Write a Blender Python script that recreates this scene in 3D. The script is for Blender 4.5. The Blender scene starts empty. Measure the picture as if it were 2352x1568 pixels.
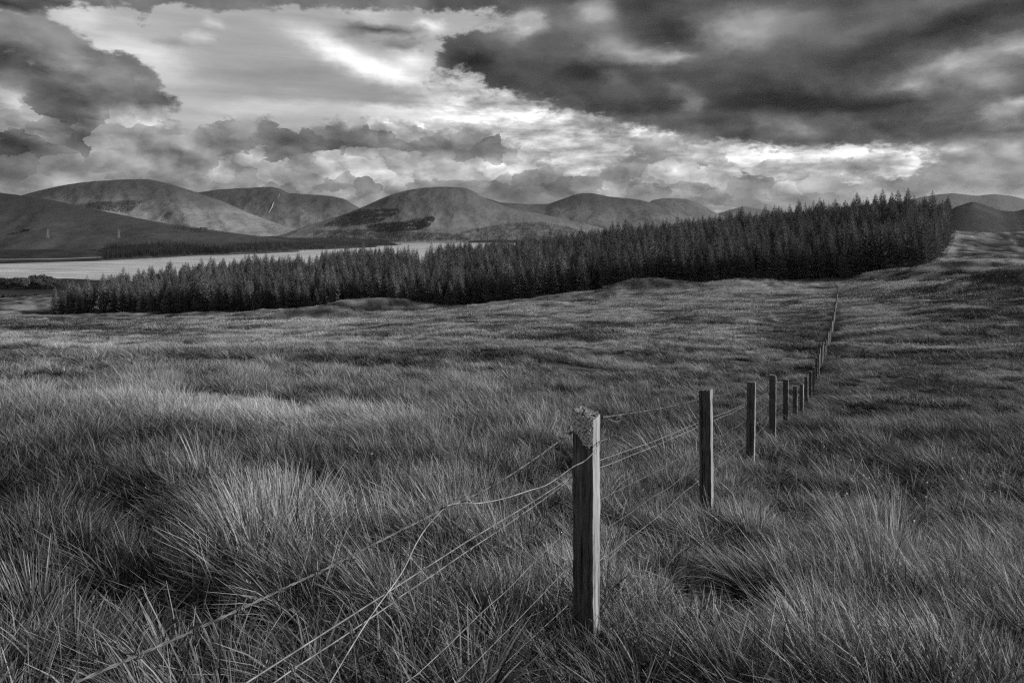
import bpy, math, random
import numpy as np
from math import radians, sin, cos, pi, atan, atan2, sqrt, log, exp
from mathutils import Vector, Matrix

DEV = globals().get('DEV', {})          # nothing is set here in a normal run
SC = bpy.context.scene
COL = SC.collection
random.seed(11)
RNG = np.random.default_rng(7)

# ------------------------------------------------------------------ camera
# photo geometry worked out in a 2352 x 1568 frame: focal 1568 px (24 mm), eye-level line at row 519
F, CX, HY, EYE = 1568.0, 1176.0, 519.0, 100.0     # the loch lies at z = 0, the eye 100 m above it
cam = bpy.data.cameras.new('camera')
cam.lens, cam.sensor_width = 24.0, 36.0
cam.shift_y = -(784 - HY) / 2352.0
cam.clip_start, cam.clip_end = 0.05, 60000
co = bpy.data.objects.new('camera', cam)
COL.objects.link(co)
co.location = (0, 0, EYE)
co.rotation_euler = (radians(90), 0, 0)
SC.camera = co

# ------------------------------------------------------------------ view + sampling
SC.view_settings.view_transform = 'Standard'
SC.view_settings.look = 'None'
SC.view_settings.gamma = 1.0
SC.view_settings.exposure = 0.0
SC.view_settings.use_curve_mapping = False
SC.render.engine = 'CYCLES'
SC.cycles.max_bounces = 4
SC.cycles.diffuse_bounces = 2
SC.cycles.use_adaptive_sampling = True
SC.cycles.adaptive_threshold = .02
SC.cycles.glossy_bounces = 2
SC.cycles.transmission_bounces = 2
SC.cycles.volume_bounces = 0
SC.cycles.transparent_max_bounces = 4
SC.cycles.use_denoising = False
SC.cycles.pixel_filter_type = 'BLACKMAN_HARRIS'
SC.cycles.filter_width = 1.3

# ------------------------------------------------------------------ sun
SUN_EL, SUN_AZ = radians(24), radians(98)          # from the right (azimuth from +Y towards +X)
sun = bpy.data.lights.new('sun', 'SUN')
sun.energy, sun.angle, sun.color = 4.4, radians(6), (1, 1, 1)
so = bpy.data.objects.new('sun', sun)
COL.objects.link(so)
sdir = Vector((sin(SUN_AZ) * cos(SUN_EL), cos(SUN_AZ) * cos(SUN_EL), sin(SUN_EL)))
so.rotation_euler = sdir.to_track_quat('Z', 'Y').to_euler()
so.location = (30, 0, 140)

# ------------------------------------------------------------------ sky
# cloud layout: three slowly varying maps over azimuth and elevation (thin high cloud, cover of the low cloud, tone of the
# low cloud) sketched as soft strokes in the 2500 px frame of the photograph, stored as curves and broken up by noise
GW, GH = 251, 56
gx, gy = np.meshgrid(np.arange(GW) * 10.0, np.arange(GH) * 10.0 - 30)


def stroke(img, x, y, rx, ry, v, a=1.0, rot=0.0, p=1.2):
    t = radians(rot)
    dx, dy = gx - x, gy - y
    u = (dx * cos(t) + dy * sin(t)) / rx
    w = (-dx * sin(t) + dy * cos(t)) / ry
    g = np.exp(-((u * u + w * w) ** p)) * a
    img[:] = img * (1 - g) + v * g


def poly_mask(pts, feather):
    inside = np.zeros_like(gx, bool)
    n = len(pts)
    for i in range(n):
        (x0, y0), (x1, y1) = pts[i], pts[(i + 1) % n]
        if y0 == y1:
            continue
        c = ((y0 > gy) != (y1 > gy)) & (gx < (x1 - x0) * (gy - y0) / (y1 - y0) + x0)
        inside ^= c
    m = inside.astype(float)
    for _ in range(feather):
        q = np.pad(m, 1, mode='edge')
        m = (q[:-2, 1:-1] + q[2:, 1:-1] + q[1:-1, :-2] + q[1:-1, 2:] + 2 * m) / 6
    return m


high = np.full_like(gx, 165.0)
for s in [
    (200, 40, 80, 35, 200), (300, 110, 140, 30, 200), (380, 135, 90, 20, 222), (410, 170, 90, 28, 225), (480, 200, 120, 16, 215),
    (600, 90, 220, 70, 158), (560, 150, 140, 36, 160), (650, 190, 260, 32, 142), (900, 232, 190, 26, 140), (700, 225, 200, 20, 155),
    (330, 45, 90, 30, 170), (850, 70, 150, 40, 155), (520, 60, 30, 6, 195), (500, 90, 40, 5, 205), (440, 100, 45, 6, 130),
    (600, 262, 220, 16, 188), (450, 245, 90, 20, 165), (1000, 272, 140, 14, 220), (1170, 285, 200, 18, 224), (1150, 235, 90, 26, 195), (1060, 205, 60, 20, 185),
    (1260, 288, 170, 16, 238), (1200, 305, 140, 8, 185), (1330, 312, 120, 8, 180), (1330, 335, 170, 9, 228),
    (1350, 362, 190, 30, 186), (1400, 385, 90, 12, 172), (1420, 405, 120, 10, 200), (1610, 320, 80, 16, 242), (1560, 395, 90, 20, 168), (1660, 352, 90, 16, 185),
    (1790, 405, 160, 20, 192), (1850, 378, 90, 12, 236), (1910, 385, 120, 13, 252), (2010, 378, 100, 9, 248), (2170, 366, 130, 9, 242),
    (2000, 410, 190, 13, 132), (2150, 396, 110, 14, 150), (2235, 408, 60, 24, 232), (2010, 428, 150, 5, 225), (2400, 370, 90, 40, 170),
]:
    stroke(high, *s)
for s in [  # the bright wave of cloud and the fine bars beside it
    (840, 130, 150, 26, 240, .95, 24), (930, 178, 85, 22, 250, 1, 14), (1010, 150, 52, 24, 240, .9, 10),
    (930, 78, 85, 11, 70, .95, 4), (900, 42, 60, 11, 205, .9, 6), (1050, 66, 34, 12, 245, .95, 8), (975, 99, 70, 8, 200, .9, 5), (990, 115, 55, 8, 105, .9, 5),
]:
    stroke(high, *s)
stroke(high, 1250, 505, 1500, 14, 138, .8)

cov = np.zeros_like(gx)
cov = np.maximum(cov, poly_mask([(1050, 150), (1075, 105), (1130, 78), (1185, 80), (1235, 58), (1190, 22), (1120, -60), (2600, -60), (2600, 512), (2300, 512), (2290, 410), (2330, 350),
    (2240, 343), (2100, 352), (1960, 356), (1800, 352), (1700, 338), (1600, 312), (1500, 292), (1400, 268), (1300, 242), (1210, 222), (1150, 165), (1090, 168)], 4))
cov = np.maximum(cov, poly_mask([(-80, 30), (90, 32), (150, 62), (200, 95), (262, 120), (325, 135), (395, 190), (400, 206), (370, 218), (470, 254), (440, 264), (350, 278),
    (400, 300), (470, 318), (530, 302), (600, 292), (720, 304), (840, 292), (870, 304), (925, 290), (960, 312), (1010, 292), (1060, 316), (1160, 326), (1260, 346), (1325, 372), (1330, 402),
    (1400, 428), (1490, 418), (1530, 372), (1570, 345), (1640, 345), (1625, 392), (1690, 402), (1755, 432), (1810, 424), (1880, 436), (2010, 436), (2150, 430), (2230, 434),
    (2290, 410), (2500, 400), (2600, 512), (1300, 512), (900, 516), (-80, 510)], 3))
top = poly_mask([(-80, -60), (1260, -60), (1260, 10), (1060, 32), (930, 24), (830, 28), (700, 18), (600, 30), (500, 22), (380, 16), (350, 50), (320, 14), (180, 10), (110, 26), (0, 30)], 2)
cov = np.maximum(cov, top)
for (x, y) in [(1110, 190), (1200, 236), (1330, 266), (1450, 302), (1560, 326), (1700, 352), (1850, 366), (2000, 362), (2200, 357), (2290, 366)]:
    stroke(cov, x, y, 70, 13, .50, .75)
stroke(cov, 1285, 62, 40, 30, .15)
stroke(cov, 1200, 42, 60, 20, .55)
for s in [(1480, 318, 45, 16, .75), (1500, 372, 30, 8, .55), (1320, 378, 25, 5, .7), (1745, 385, 30, 12, .7), (2080, 388, 22, 14, .7), (2200, 425, 40, 12, .7), (2270, 400, 30, 18, .7), (2160, 395, 14, 8, .55),
          (1180, 248, 90, 22, .42), (1080, 205, 60, 22, .42), (1290, 292, 90, 14, .40), (1030, 120, 40, 20, .3), (960, 95, 90, 20, .32), (1420, 330, 80, 16, .36), (1640, 330, 60, 12, .38), (2120, 372, 120, 8, .3), (1900, 372, 80, 8, .34), (480, 75, 120, 25, .22), (330, 70, 60, 30, .25)]:
    stroke(cov, *s)

tone = np.full_like(gx, 118.0)
for s in [
    (60, 10, 110, 14, 66), (60, 60, 90, 25, 126), (110, 95, 110, 28, 132), (0, 135, 70, 30, 82), (80, 165, 130, 16, 92), (215, 125, 55, 12, 108), (165, 148, 50, 20, 152), (350, 175, 48, 20, 112),
    (220, 175, 60, 14, 106), (110, 212, 90, 14, 112), (240, 200, 60, 14, 128), (140, 250, 130, 34, 92), (185, 300, 70, 60, 80), (380, 245, 90, 16, 104), (320, 225, 60, 16, 110), (330, 200, 25, 8, 150),
    (22, 245, 55, 34, 172), (60, 290, 55, 34, 152), (105, 335, 40, 14, 140), (15, 345, 60, 20, 66), (70, 360, 70, 22, 74), (0, 415, 100, 14, 82),
    (300, 310, 80, 40, 142), (262, 360, 28, 20, 164), (340, 288, 60, 18, 176), (392, 292, 18, 9, 226), (500, 286, 32, 8, 205), (345, 355, 90, 26, 124), (450, 340, 90, 26, 142), (150, 385, 80, 20, 126),
    (250, 425, 220, 12, 106), (530, 420, 46, 16, 155), (400, 392, 100, 18, 130), (60, 436, 120, 6, 98), (90, 446, 120, 5, 142), (30, 456, 60, 7, 96), (180, 455, 120, 8, 146), (480, 440, 60, 7, 100), (480, 460, 60, 7, 140),
    (560, 305, 80, 18, 128), (610, 340, 70, 20, 122), (760, 345, 140, 24, 100), (850, 360, 100, 13, 80), (760, 386, 55, 14, 66), (950, 352, 70, 13, 96), (1020, 335, 150, 18, 134), (1190, 375, 80, 24, 112),
    (640, 400, 34, 28, 160), (670, 380, 14, 14, 92), (720, 420, 80, 20, 152), (820, 388, 80, 18, 172), (880, 405, 90, 26, 168), (1060, 398, 80, 16, 160), (1100, 425, 100, 24, 146),
    (1205, 412, 40, 15, 196), (1250, 418, 40, 26, 192), (1295, 402, 20, 34, 172), (860, 455, 150, 7, 76), (690, 462, 90, 7, 104), (1000, 462, 110, 9, 104), (900, 477, 150, 9, 132), (860, 502, 70, 12, 152),
    (1190, 470, 90, 11, 100), (1350, 482, 110, 8, 116), (1272, 465, 22, 10, 82), (1020, 425, 30, 14, 112),
    (1270, 362, 60, 13, 130), (1350, 432, 80, 22, 110), (1330, 458, 60, 16, 92), (1482, 462, 36, 15, 170), (1545, 428, 60, 14, 106), (1550, 402, 50, 12, 124), (1562, 440, 22, 8, 195), (1625, 430, 60, 18, 174),
    (1705, 440, 80, 18, 168), (1600, 456, 70, 8, 108), (1775, 470, 34, 12, 178), (1720, 478, 90, 8, 102), (1800, 491, 100, 7, 92), (1835, 455, 50, 11, 104), (1600, 342, 60, 24, 152), (1480, 320, 40, 14, 124), (1745, 386, 26, 12, 150),
    (1900, 465, 60, 16, 168), (1925, 490, 70, 9, 108), (2000, 445, 70, 9, 142), (2010, 480, 80, 9, 114), (2100, 468, 44, 8, 160), (2145, 477, 60, 9, 102), (2200, 442, 60, 9, 136), (2300, 440, 90, 16, 108),
    (2350, 470, 80, 9, 132), (2400, 402, 60, 26, 118), (2330, 362, 34, 10, 196), (2388, 350, 24, 7, 215), (2450, 412, 50, 16, 108), (2450, 438, 60, 8, 134), (2480, 362, 50, 16, 136), (2250, 494, 220, 7, 168), (2430, 482, 80, 8, 172),
    (1850, 497, 100, 5, 132), (2000, 506, 160, 6, 152),
]:
    stroke(tone, *s)
for s in [(955, 432, 48, 17, 178, 1, 28), (852, 290, 20, 10, 244, 1, 25), (950, 302, 40, 12, 250, 1, 30), (1020, 302, 30, 14, 244, 1, 25), (905, 304, 22, 7, 220, .9, 10)]:
    stroke(tone, *s)
m = poly_mask([(1030, -80), (2600, -80), (2600, 300), (2300, 345), (1950, 362), (1600, 318), (1300, 250), (1090, 180)], 3)
tone = tone * (1 - m) + 82 * m
for s in [
    (1150, 110, 80, 40, 86), (1160, 148, 55, 26, 56), (1210, 200, 60, 26, 66), (1230, 50, 100, 36, 132), (1290, 60, 46, 30, 195), (1210, 22, 70, 18, 84), (1400, 60, 90, 40, 104), (1460, 28, 60, 30, 152),
    (1350, 130, 90, 30, 98), (1430, 175, 80, 22, 54), (1320, 160, 60, 20, 80), (1485, 110, 60, 36, 132), (1580, 12, 70, 26, 72), (1685, 78, 90, 26, 58), (1620, 140, 80, 15, 152), (1550, 128, 50, 18, 142),
    (1502, 190, 34, 13, 106), (1600, 200, 60, 26, 78), (1470, 250, 150, 18, 74), (1545, 262, 100, 14, 58), (1800, 80, 90, 46, 142), (1870, 50, 80, 30, 146), (1800, 200, 120, 40, 78), (1652, 218, 30, 12, 104), (1690, 250, 28, 22, 138),
    (1885, 240, 120, 26, 52), (2000, 256, 260, 20, 46), (1950, 60, 90, 36, 124), (2060, 80, 130, 36, 100), (2150, 190, 90, 18, 82), (2230, 208, 60, 20, 140),
    (2480, 118, 70, 26, 148), (2430, 200, 90, 34, 120), (2370, 272, 100, 24, 84), (2255, 312, 150, 10, 76), (2100, 310, 120, 12, 78), (2060, 290, 80, 9, 108), (1940, 318, 60, 10, 132), (1720, 302, 90, 16, 70), (1800, 315, 60, 14, 84),
    (2450, 280, 60, 17, 150), (2440, 312, 60, 9, 92), (2490, 248, 50, 12, 165), (2300, 5, 80, 20, 104), (2170, 30, 100, 30, 96),
]:
    stroke(tone, *s)
for s in [(2110, 130, 110, 26, 66, 1, -25), (2330, 62, 210, 24, 56, 1, -17), (2490, 15, 90, 22, 64, 1, -10), (2350, 150, 130, 26, 148, 1, -12), (1720, 45, 60, 12, 100, .6, 0)]:
    stroke(tone, *s)

tone += 14 * np.exp(-((gy - 425) / 45) ** 2) + 8 * (gy < 345) * (gx > 1050)
# resample to azimuth / tan(elevation)
NA, NT, TMAX = 185, 34, 0.345
AZM = radians(46)
az = np.linspace(-AZM, AZM, NA)
tt = np.linspace(0.0, TMAX, NT)


def grab(img, a, t):
    u = np.clip(np.tan(a) * 1666.7 + 1250, 0, 2500)
    v = np.clip(552 - t / np.cos(np.clip(a, -radians(40), radians(40))) * 1666.7, -30, 520)
    fx, fy = u / 10, (v + 30) / 10
    x0 = np.clip(fx.astype(int), 0, GW - 2); y0 = np.clip(fy.astype(int), 0, GH - 2)
    fx, fy = fx - x0, fy - y0
    return (img[y0, x0] * (1 - fx) + img[y0, x0 + 1] * fx) * (1 - fy) + (img[y0 + 1, x0] * (1 - fx) + img[y0 + 1, x0 + 1] * fx) * fy


world = bpy.data.worlds.new('World')
SC.world = world
world.use_nodes = True
N = world.node_tree
N.nodes.clear()


class Nodes:
    """small helper to write node maths"""
    def __init__(s, tree):
        s.t = tree

    def new(s, kind, **kw):
        n = s.t.nodes.new(kind)
        for k, v in kw.items():
            setattr(n, k, v)
        return n

    def put(s, sock, v):
        if isinstance(v, bpy.types.NodeSocket):
            s.t.links.new(v, sock)
        elif v is not None:
            sock.default_value = v

    def m(s, op, a, b=None, c=None, clamp=False):
        n = s.new('ShaderNodeMath', operation=op, use_clamp=clamp)
        for i, v in enumerate((a, b, c)):
            if v is not None:
                s.put(n.inputs[i], v)
        return n.outputs[0]

    def v(s, op, a, b=None, scale=None):
        n = s.new('ShaderNodeVectorMath', operation=op)
        s.put(n.inputs[0], a)
        if b is not None:
            s.put(n.inputs[1], b)
        if scale is not None:
            s.put(n.inputs[3], scale)
        return n.outputs[1] if op in ('LENGTH', 'DOT_PRODUCT', 'DISTANCE') else n.outputs[0]

    def xyz(s, v):
        n = s.new('ShaderNodeSeparateXYZ'); s.put(n.inputs[0], v)
        return n.outputs[0], n.outputs[1], n.outputs[2]

    def vec(s, x, y, z):
        n = s.new('ShaderNodeCombineXYZ')
        for i, q in enumerate((x, y, z)):
            s.put(n.inputs[i], q)
        return n.outputs[0]

    def noise(s, v, scale, detail=5, rough=.55, dist=0.0, lac=2.0, color=False):
        n = s.new('ShaderNodeTexNoise')
        s.put(n.inputs['Vector'], v); n.inputs['Scale'].default_value = scale
        n.inputs['Detail'].default_value = detail; n.inputs['Roughness'].default_value = rough
        n.inputs['Distortion'].default_value = dist; n.inputs['Lacunarity'].default_value = lac
        return n.outputs['Color' if color else 'Fac']

    def rng(s, v, a, b, c, d, smooth=False):
        n = s.new('ShaderNodeMapRange', interpolation_type='SMOOTHSTEP' if smooth else 'LINEAR')
        s.put(n.inputs[0], v)
        for i, q in enumerate((a, b, c, d)):
            s.put(n.inputs[i + 1], q)
        return n.outputs[0]

    def mix(s, f, a, b):
        return s.m('ADD', s.m('MULTIPLY', a, s.m('SUBTRACT', 1.0, f)), s.m('MULTIPLY', b, f))


W = Nodes(N)
tc = W.new('ShaderNodeTexCoord')
dx, dy, dz = W.xyz(tc.outputs['Generated'])
hz = W.m('SQRT', W.m('ADD', W.m('MULTIPLY', dx, dx), W.m('MULTIPLY', dy, dy)))
tel = W.m('DIVIDE', dz, W.m('MAXIMUM', hz, .02))
azi = W.m('ARCTAN2', dx, dy)
flat = W.vec(dx, dy, W.m('MULTIPLY', dz, 1.9))
# two scales of swirl push the maps about so that every edge is ragged
w1 = W.noise(flat, 9, 6, .6, color=True)
w2 = W.noise(flat, 34, 5, .62, color=True)
w1x, w1y, _ = W.xyz(w1)
w2x, w2y, _ = W.xyz(w2)


def warp(base, a, b, ka, kb):
    return W.m('ADD', base, W.m('ADD', W.m('MULTIPLY', W.m('SUBTRACT', a, .5), ka), W.m('MULTIPLY', W.m('SUBTRACT', b, .5), kb)))


low = W.rng(tel, .06, .19, .40, 1.0, True)
azw = W.m('ADD', azi, W.m('MULTIPLY', low, warp(0.0, w1x, w2x, .036, .034)))
tw = W.m('ADD', tel, W.m('MULTIPLY', low, warp(0.0, w1y, w2y, .018, .018)))
# heaped cloud low down: every billow takes the tone of its own centre, which gives rounded bodies with crisp rims
swirl = W.v('ADD', W.vec(dx, dy, W.m('MULTIPLY', dz, 1.5)), W.v('SCALE', W.v('SUBTRACT', W.noise(flat, 20, 5, .6, color=True), (.5, .5, .5)), scale=.055))
cell = W.new('ShaderNodeTexVoronoi', feature='F1')
W.put(cell.inputs['Vector'], swirl)
cell.inputs['Scale'].default_value = DEV.get('cs', 30)
cx_, cy_, cz_ = W.xyz(W.v('SUBTRACT', cell.outputs['Position'], swirl))
heapf = W.m('MULTIPLY', W.rng(W.m('ADD', tel, W.m('MULTIPLY', W.m('MAXIMUM', azi, 0.0), .14)), .12, .17, 1.0, .0, True), DEV.get('cf', .62))
azw = W.m('ADD', azw, W.m('MULTIPLY', heapf, W.m('SUBTRACT', W.m('MULTIPLY', cx_, dy), W.m('MULTIPLY', cy_, dx))))
tw = W.m('ADD', tw, W.m('MULTIPLY', heapf, W.m('MULTIPLY', cz_, .66)))
an = W.m('ADD', W.m('DIVIDE', azw, 2 * AZM), .5, clamp=True)
tn = W.m('MULTIPLY', tw, (NT - 1) / TMAX)
tn = W.m('MINIMUM', W.m('MAXIMUM', tn, 0.0), NT - 1.0)
acc = None
for j in range(NT):
    cur = W.new('ShaderNodeRGBCurve')
    cm = cur.mapping
    cm.use_clip = False
    for ch, img, sc_ in ((0, high, 1 / 255), (1, cov, 1.0), (2, tone, 1 / 255)):
        vals = grab(img, az, np.full(NA, tt[j])) * sc_
        c = cm.curves[ch]
        step = 1
        pts = [(i / (NA - 1), float(vals[i])) for i in range(0, NA, step)]
        c.points[0].location = pts[0]
        c.points[1].location = pts[-1]
        for p in pts[1:-1]:
            c.points.new(*p)
    cm.update()
    W.put(cur.inputs['Color'], W.vec(an, an, an))
    wgt = W.m('SUBTRACT', 1.0, W.m('ABSOLUTE', W.m('SUBTRACT', tn, float(j))), clamp=True)
    term = W.v('SCALE', cur.outputs[0], scale=wgt)
    acc = term if acc is None else W.v('ADD', acc, term)
mhigh, mcov, mtone = W.xyz(acc)
# away from the mapped quarter the same kinds of cloud go on
gen = W.m('MAXIMUM', W.rng(W.m('ABSOLUTE', azi), .68, .80, 0, 1, True), W.rng(tel, .33, .55, 0, 1, True))
gn = W.noise(flat, 2.6, 5, .6)
gn2 = W.noise(flat, 6.0, 6, .6)
mhigh = W.mix(gen, mhigh, W.rng(gn2, .3, .7, .50, .80))
mcov = W.mix(gen, mcov, W.rng(gn, .38, .56, 0, 1, True))
mtone = W.mix(gen, mtone, W.rng(gn2, .3, .7, .26, .52))
# streaks in the thin cloud, billows in the low cloud
streak = W.noise(W.vec(dx, dy, W.m('MULTIPLY', dz, 9.0)), 7, 6, .6)
rip_ = W.noise(W.vec(dx, dy, W.m('MULTIPLY', dz, 3.2)), 24, 6, .6)
broken = W.m('MULTIPLY', W.rng(azi, -.20, -.06, 0, 1, True), W.rng(tel, .25, .18, 0, 1, True))
hi = W.m('MULTIPLY', mhigh, W.m('ADD', W.rng(streak, .3, .7, .95, 1.05), W.m('MULTIPLY', broken, W.m('MULTIPLY', W.m('SUBTRACT', rip_, .52), 1.1))))
billow = W.noise(flat, 17, 8, .52)
fine = W.noise(flat, 70, 6, .62)


def heap(v):
    n = W.new('ShaderNodeTexVoronoi', feature='F1')
    W.put(n.inputs['Vector'], v)
    n.inputs['Scale'].default_value = 13; n.inputs['Detail'].default_value = 1.5
    n.inputs['Roughness'].default_value = .5; n.inputs['Lacunarity'].default_value = 2.2
    return n.outputs['Distance']


# heaped cloud: rounded tops, brighter towards the upper right
relief = W.m('SUBTRACT', heap(W.v('ADD', swirl, (.011, .0, .016))), heap(swirl))
puffy = W.rng(tel, .12, .24, 1.0, .30, True)
bump_ = W.m('MULTIPLY', puffy, W.m('ADD', W.m('MULTIPLY', relief, DEV.get('rel', .42)), W.m('MULTIPLY', W.m('SUBTRACT', fine, .5), .14)))
mtone = W.m('ADD', W.m('MULTIPLY', W.m('SUBTRACT', mtone, .42), 1.15), .43)
lo = W.m('MULTIPLY', mtone, W.m('ADD', W.rng(billow, .3, .7, .92, 1.08), bump_))
edge = W.m('ADD', W.m('SUBTRACT', W.m('MULTIPLY', mcov, 2.2), .6), W.m('ADD', W.m('MULTIPLY', W.m('SUBTRACT', billow, .5), 2.4), W.m('MULTIPLY', W.m('SUBTRACT', fine, .5), 2.6)))
mask = W.rng(edge, -.05, 1.1, 0, 1, True)
lum = W.mix(mask, hi, lo)
lum = W.m('MAXIMUM', W.m('ADD', W.m('MULTIPLY', W.m('SUBTRACT', lum, .42), 1.32), .41), .13)
lum = W.m('POWER', lum, 2.2)
# ground side of the sphere: dull
lum = W.mix(W.rng(dz, -.04, -.01, 1, 0), lum, .05)
sky = W.new('ShaderNodeTexSky', sky_type='NISHITA')
sky.sun_disc = False
sky.sun_elevation, sky.sun_rotation = SUN_EL, SUN_AZ
sky.air_density, sky.dust_density, sky.ozone_density = 1.0, 2.0, 1.0
bw = W.new('ShaderNodeRGBToBW')
W.put(bw.inputs[0], sky.outputs[0])
# cloud brightness follows the clear sky behind it only a little
clear = W.m('MINIMUM', W.m('MULTIPLY', bw.outputs[0], DEV.get('skyk', .06)), .6)
lum = W.m('MULTIPLY', lum, W.m('ADD', .76, clear))
bg = W.new('ShaderNodeBackground')
W.put(bg.inputs[0], W.m('MULTIPLY', lum, 1 / .1))
bg.inputs[1].default_value = .1
W.put(W.new('ShaderNodeOutputWorld').inputs[0], bg.outputs[0])
world.cycles.sampling_method = 'MANUAL'
world.cycles.sample_map_resolution = 512

# ------------------------------------------------------------------ numpy noise
_P = np.random.default_rng(3).permutation(256)
_P = np.concatenate([_P, _P])
_G = np.stack([np.cos(np.arange(16) * pi / 8), np.sin(np.arange(16) * pi / 8)], 1)


def perlin(x, y):
    xi, yi = np.floor(x).astype(int), np.floor(y).astype(int)
    fx, fy = x - xi, y - yi
    xi &= 255; yi &= 255
    u, v = fx * fx * fx * (fx * (fx * 6 - 15) + 10), fy * fy * fy * (fy * (fy * 6 - 15) + 10)

    def g(ix, iy, ax, ay):
        h = _P[_P[ix & 255] + (iy & 255)] & 15
        return _G[h, 0] * ax + _G[h, 1] * ay
    a, b = g(xi, yi, fx, fy), g(xi + 1, yi, fx - 1, fy)
    c, d = g(xi, yi + 1, fx, fy - 1), g(xi + 1, yi + 1, fx - 1, fy - 1)
    return ((a * (1 - u) + b * u) * (1 - v) + (c * (1 - u) + d * u) * v) * 1.5


def fbm(x, y, octaves=4, gain=.5, lac=2.03, ridged=False):
    s, a, t = 0.0, 1.0, 0.0
    for k in range(octaves):
        n = perlin(x + 17.3 * k, y - 9.1 * k)
        if ridged:
            n = 1 - 2 * np.abs(n)
        s = s + n * a; t += a
        a *= gain; x = x * lac; y = y * lac
    return s / t


def sstep(a, b, x):
    t = np.clip((x - a) / (b - a), 0, 1)
    return t * t * (3 - 2 * t)


def pt(px, py, Y):
    return ((px - CX) / F * Y, Y, EYE - (py - HY) / F * Y)


# ------------------------------------------------------------------ lie of the land
CTRL = [  # (column, row, distance) of ground points read off the photograph
    (1176, 1600, 2.3), (300, 1590, 2.25), (2300, 1590, 2.7), (1176, 1215, 4.6), (300, 1215, 4.6), (1349, 1493, 2.9),
    (1618, 1212, 5.5), (1726, 1072, 8.1), (1776, 1022, 10.7), (1802, 985, 13.3), (1827, 985, 15.9), (1843, 960, 18.5), (1853, 935, 21.1), (1880, 850, 35), (1905, 785, 61), (1920, 712, 130), (1925, 666, 215),
    (1912, 650, 245), (300, 1000, 8.5), (1176, 1000, 9.5), (1176, 848, 26), (1176, 775, 58), (1176, 735, 120), (1176, 712, 190), (1176, 690, 275),
    (627, 1000, 11), (627, 822, 24.5), (627, 788, 60), (627, 755, 130), (627, 735, 200), (627, 712, 318),
    (0, 1050, 8), (0, 830, 21), (0, 806, 55), (0, 768, 110), (0, 742, 200), (0, 720, 300), (0, 696, 450), (0, 676, 700),
    (-400, 1050, 9), (-400, 825, 24), (-400, 770, 110), (-400, 720, 320), (-400, 680, 700),
    (2300, 1215, 6.4), (2300, 1000, 13), (2000, 905, 24), (2300, 905, 25), (2300, 800, 50), (2352, 700, 100), (2300, 650, 150), (2352, 602, 230), (2300, 560, 330), (2290, 531, 420), (2290, 545, 560), (2290, 560, 800),
    (2800, 1215, 6.4), (2800, 905, 26), (2800, 650, 150), (2800, 560, 330), (2800, 545, 560),
    (2130, 608, 238), (2000, 622, 245), (1900, 634, 250), (1700, 642, 255), (1560, 648, 262), (1400, 665, 270), (1000, 702, 290), (800, 702, 310), (400, 717, 345), (120, 726, 356),
    (250, 672, 480), (400, 656, 480), (800, 614, 560), (1150, 601, 600), (1400, 576, 580), (1600, 555, 520), (1800, 536, 470), (2000, 521, 430), (2080, 512, 370), (2165, 556, 330), (2186, 534, 410), (1980, 565, 330), (1700, 580, 360),
    (400, 668, 700), (800, 650, 800), (1200, 650, 850), (1600, 600, 750), (2000, 565, 650),
]
_c = np.array(CTRL, float)
_cx = (_c[:, 0] - CX) / F * _c[:, 2]
_r = np.hypot(_cx, _c[:, 2])
_th = np.arctan2(_cx, _c[:, 2])
_q = (_c[:, 1] - HY) / F * _c[:, 2] / (_r + 1.2)
_A = np.stack([_th * 2.0, np.log(_r)], 1)


def _tps(d2):
    return .5 * d2 * np.log(d2 + 1e-12)


_d2 = ((_A[:, None] - _A[None]) ** 2).sum(-1)
n_ = len(_A)
_M = np.zeros((n_ + 3, n_ + 3))
_M[:n_, :n_] = _tps(_d2) + np.eye(n_) * .004
_M[:n_, n_] = 1; _M[:n_, n_ + 1:] = _A
_M[n_, :n_] = 1; _M[n_ + 1:, :n_] = _A.T
_w = np.linalg.solve(_M, np.concatenate([_q, [0, 0, 0]]))


def near_drop(x, y):
    r = np.hypot(x, y)
    th = np.clip(np.arctan2(x, y), -.82, .82)
    rr = np.clip(r, 2.0, 900)
    a = np.stack([th * 2.0, np.log(rr)], -1)
    out = np.empty(a.shape[:-1]).reshape(-1)
    fl = a.reshape(-1, 2)
    for i in range(0, len(fl), 20000):
        s = fl[i:i + 20000]
        d2 = ((s[:, None] - _A[None]) ** 2).sum(-1)
        out[i:i + 20000] = _tps(d2) @ _w[:n_] + _w[n_] + s @ _w[n_ + 1:]
    out = out.reshape(r.shape) * (rr + 1.2)
    near = 1.5 + 0 * r
    return np.where(r < 2.0, near + (out - near) * sstep(0, 2.0, r), out)


KNOLLS = [  # column, row, distance, half width, half depth, height
    (850, 702, 286, 24, 9, 4.2), (1475, 650, 252, 14, 7, 3.7), (730, 745, 205, 13, 8, 3.2), (1720, 650, 238, 13, 6, 2.4), (2235, 603, 215, 22, 12, 3.0), (2380, 640, 150, 16, 12, 3.2), (960, 760, 110, 8, 4, .9), (1150, 740, 130, 9, 4, .9), (1620, 720, 105, 8, 4, .8), (1750, 760, 70, 6, 3, .6), (2150, 770, 64, 7, 3, .6), (2000, 850, 34, 4, 2, .4), (1130, 840, 30, 3, 1.5, .35),
    (410, 718, 300, 8, 5, 1.6), (1240, 705, 190, 14, 7, 1.2), (60, 752, 170, 12, 6, 1.6), (1500, 705, 120, 9, 5, .7), (2050, 690, 118, 14, 5, .9), (2230, 718, 92, 9, 4, .7), (1350, 790, 55, 5, 2.6, .45), (1560, 800, 44, 4, 2, .35),
]
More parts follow.
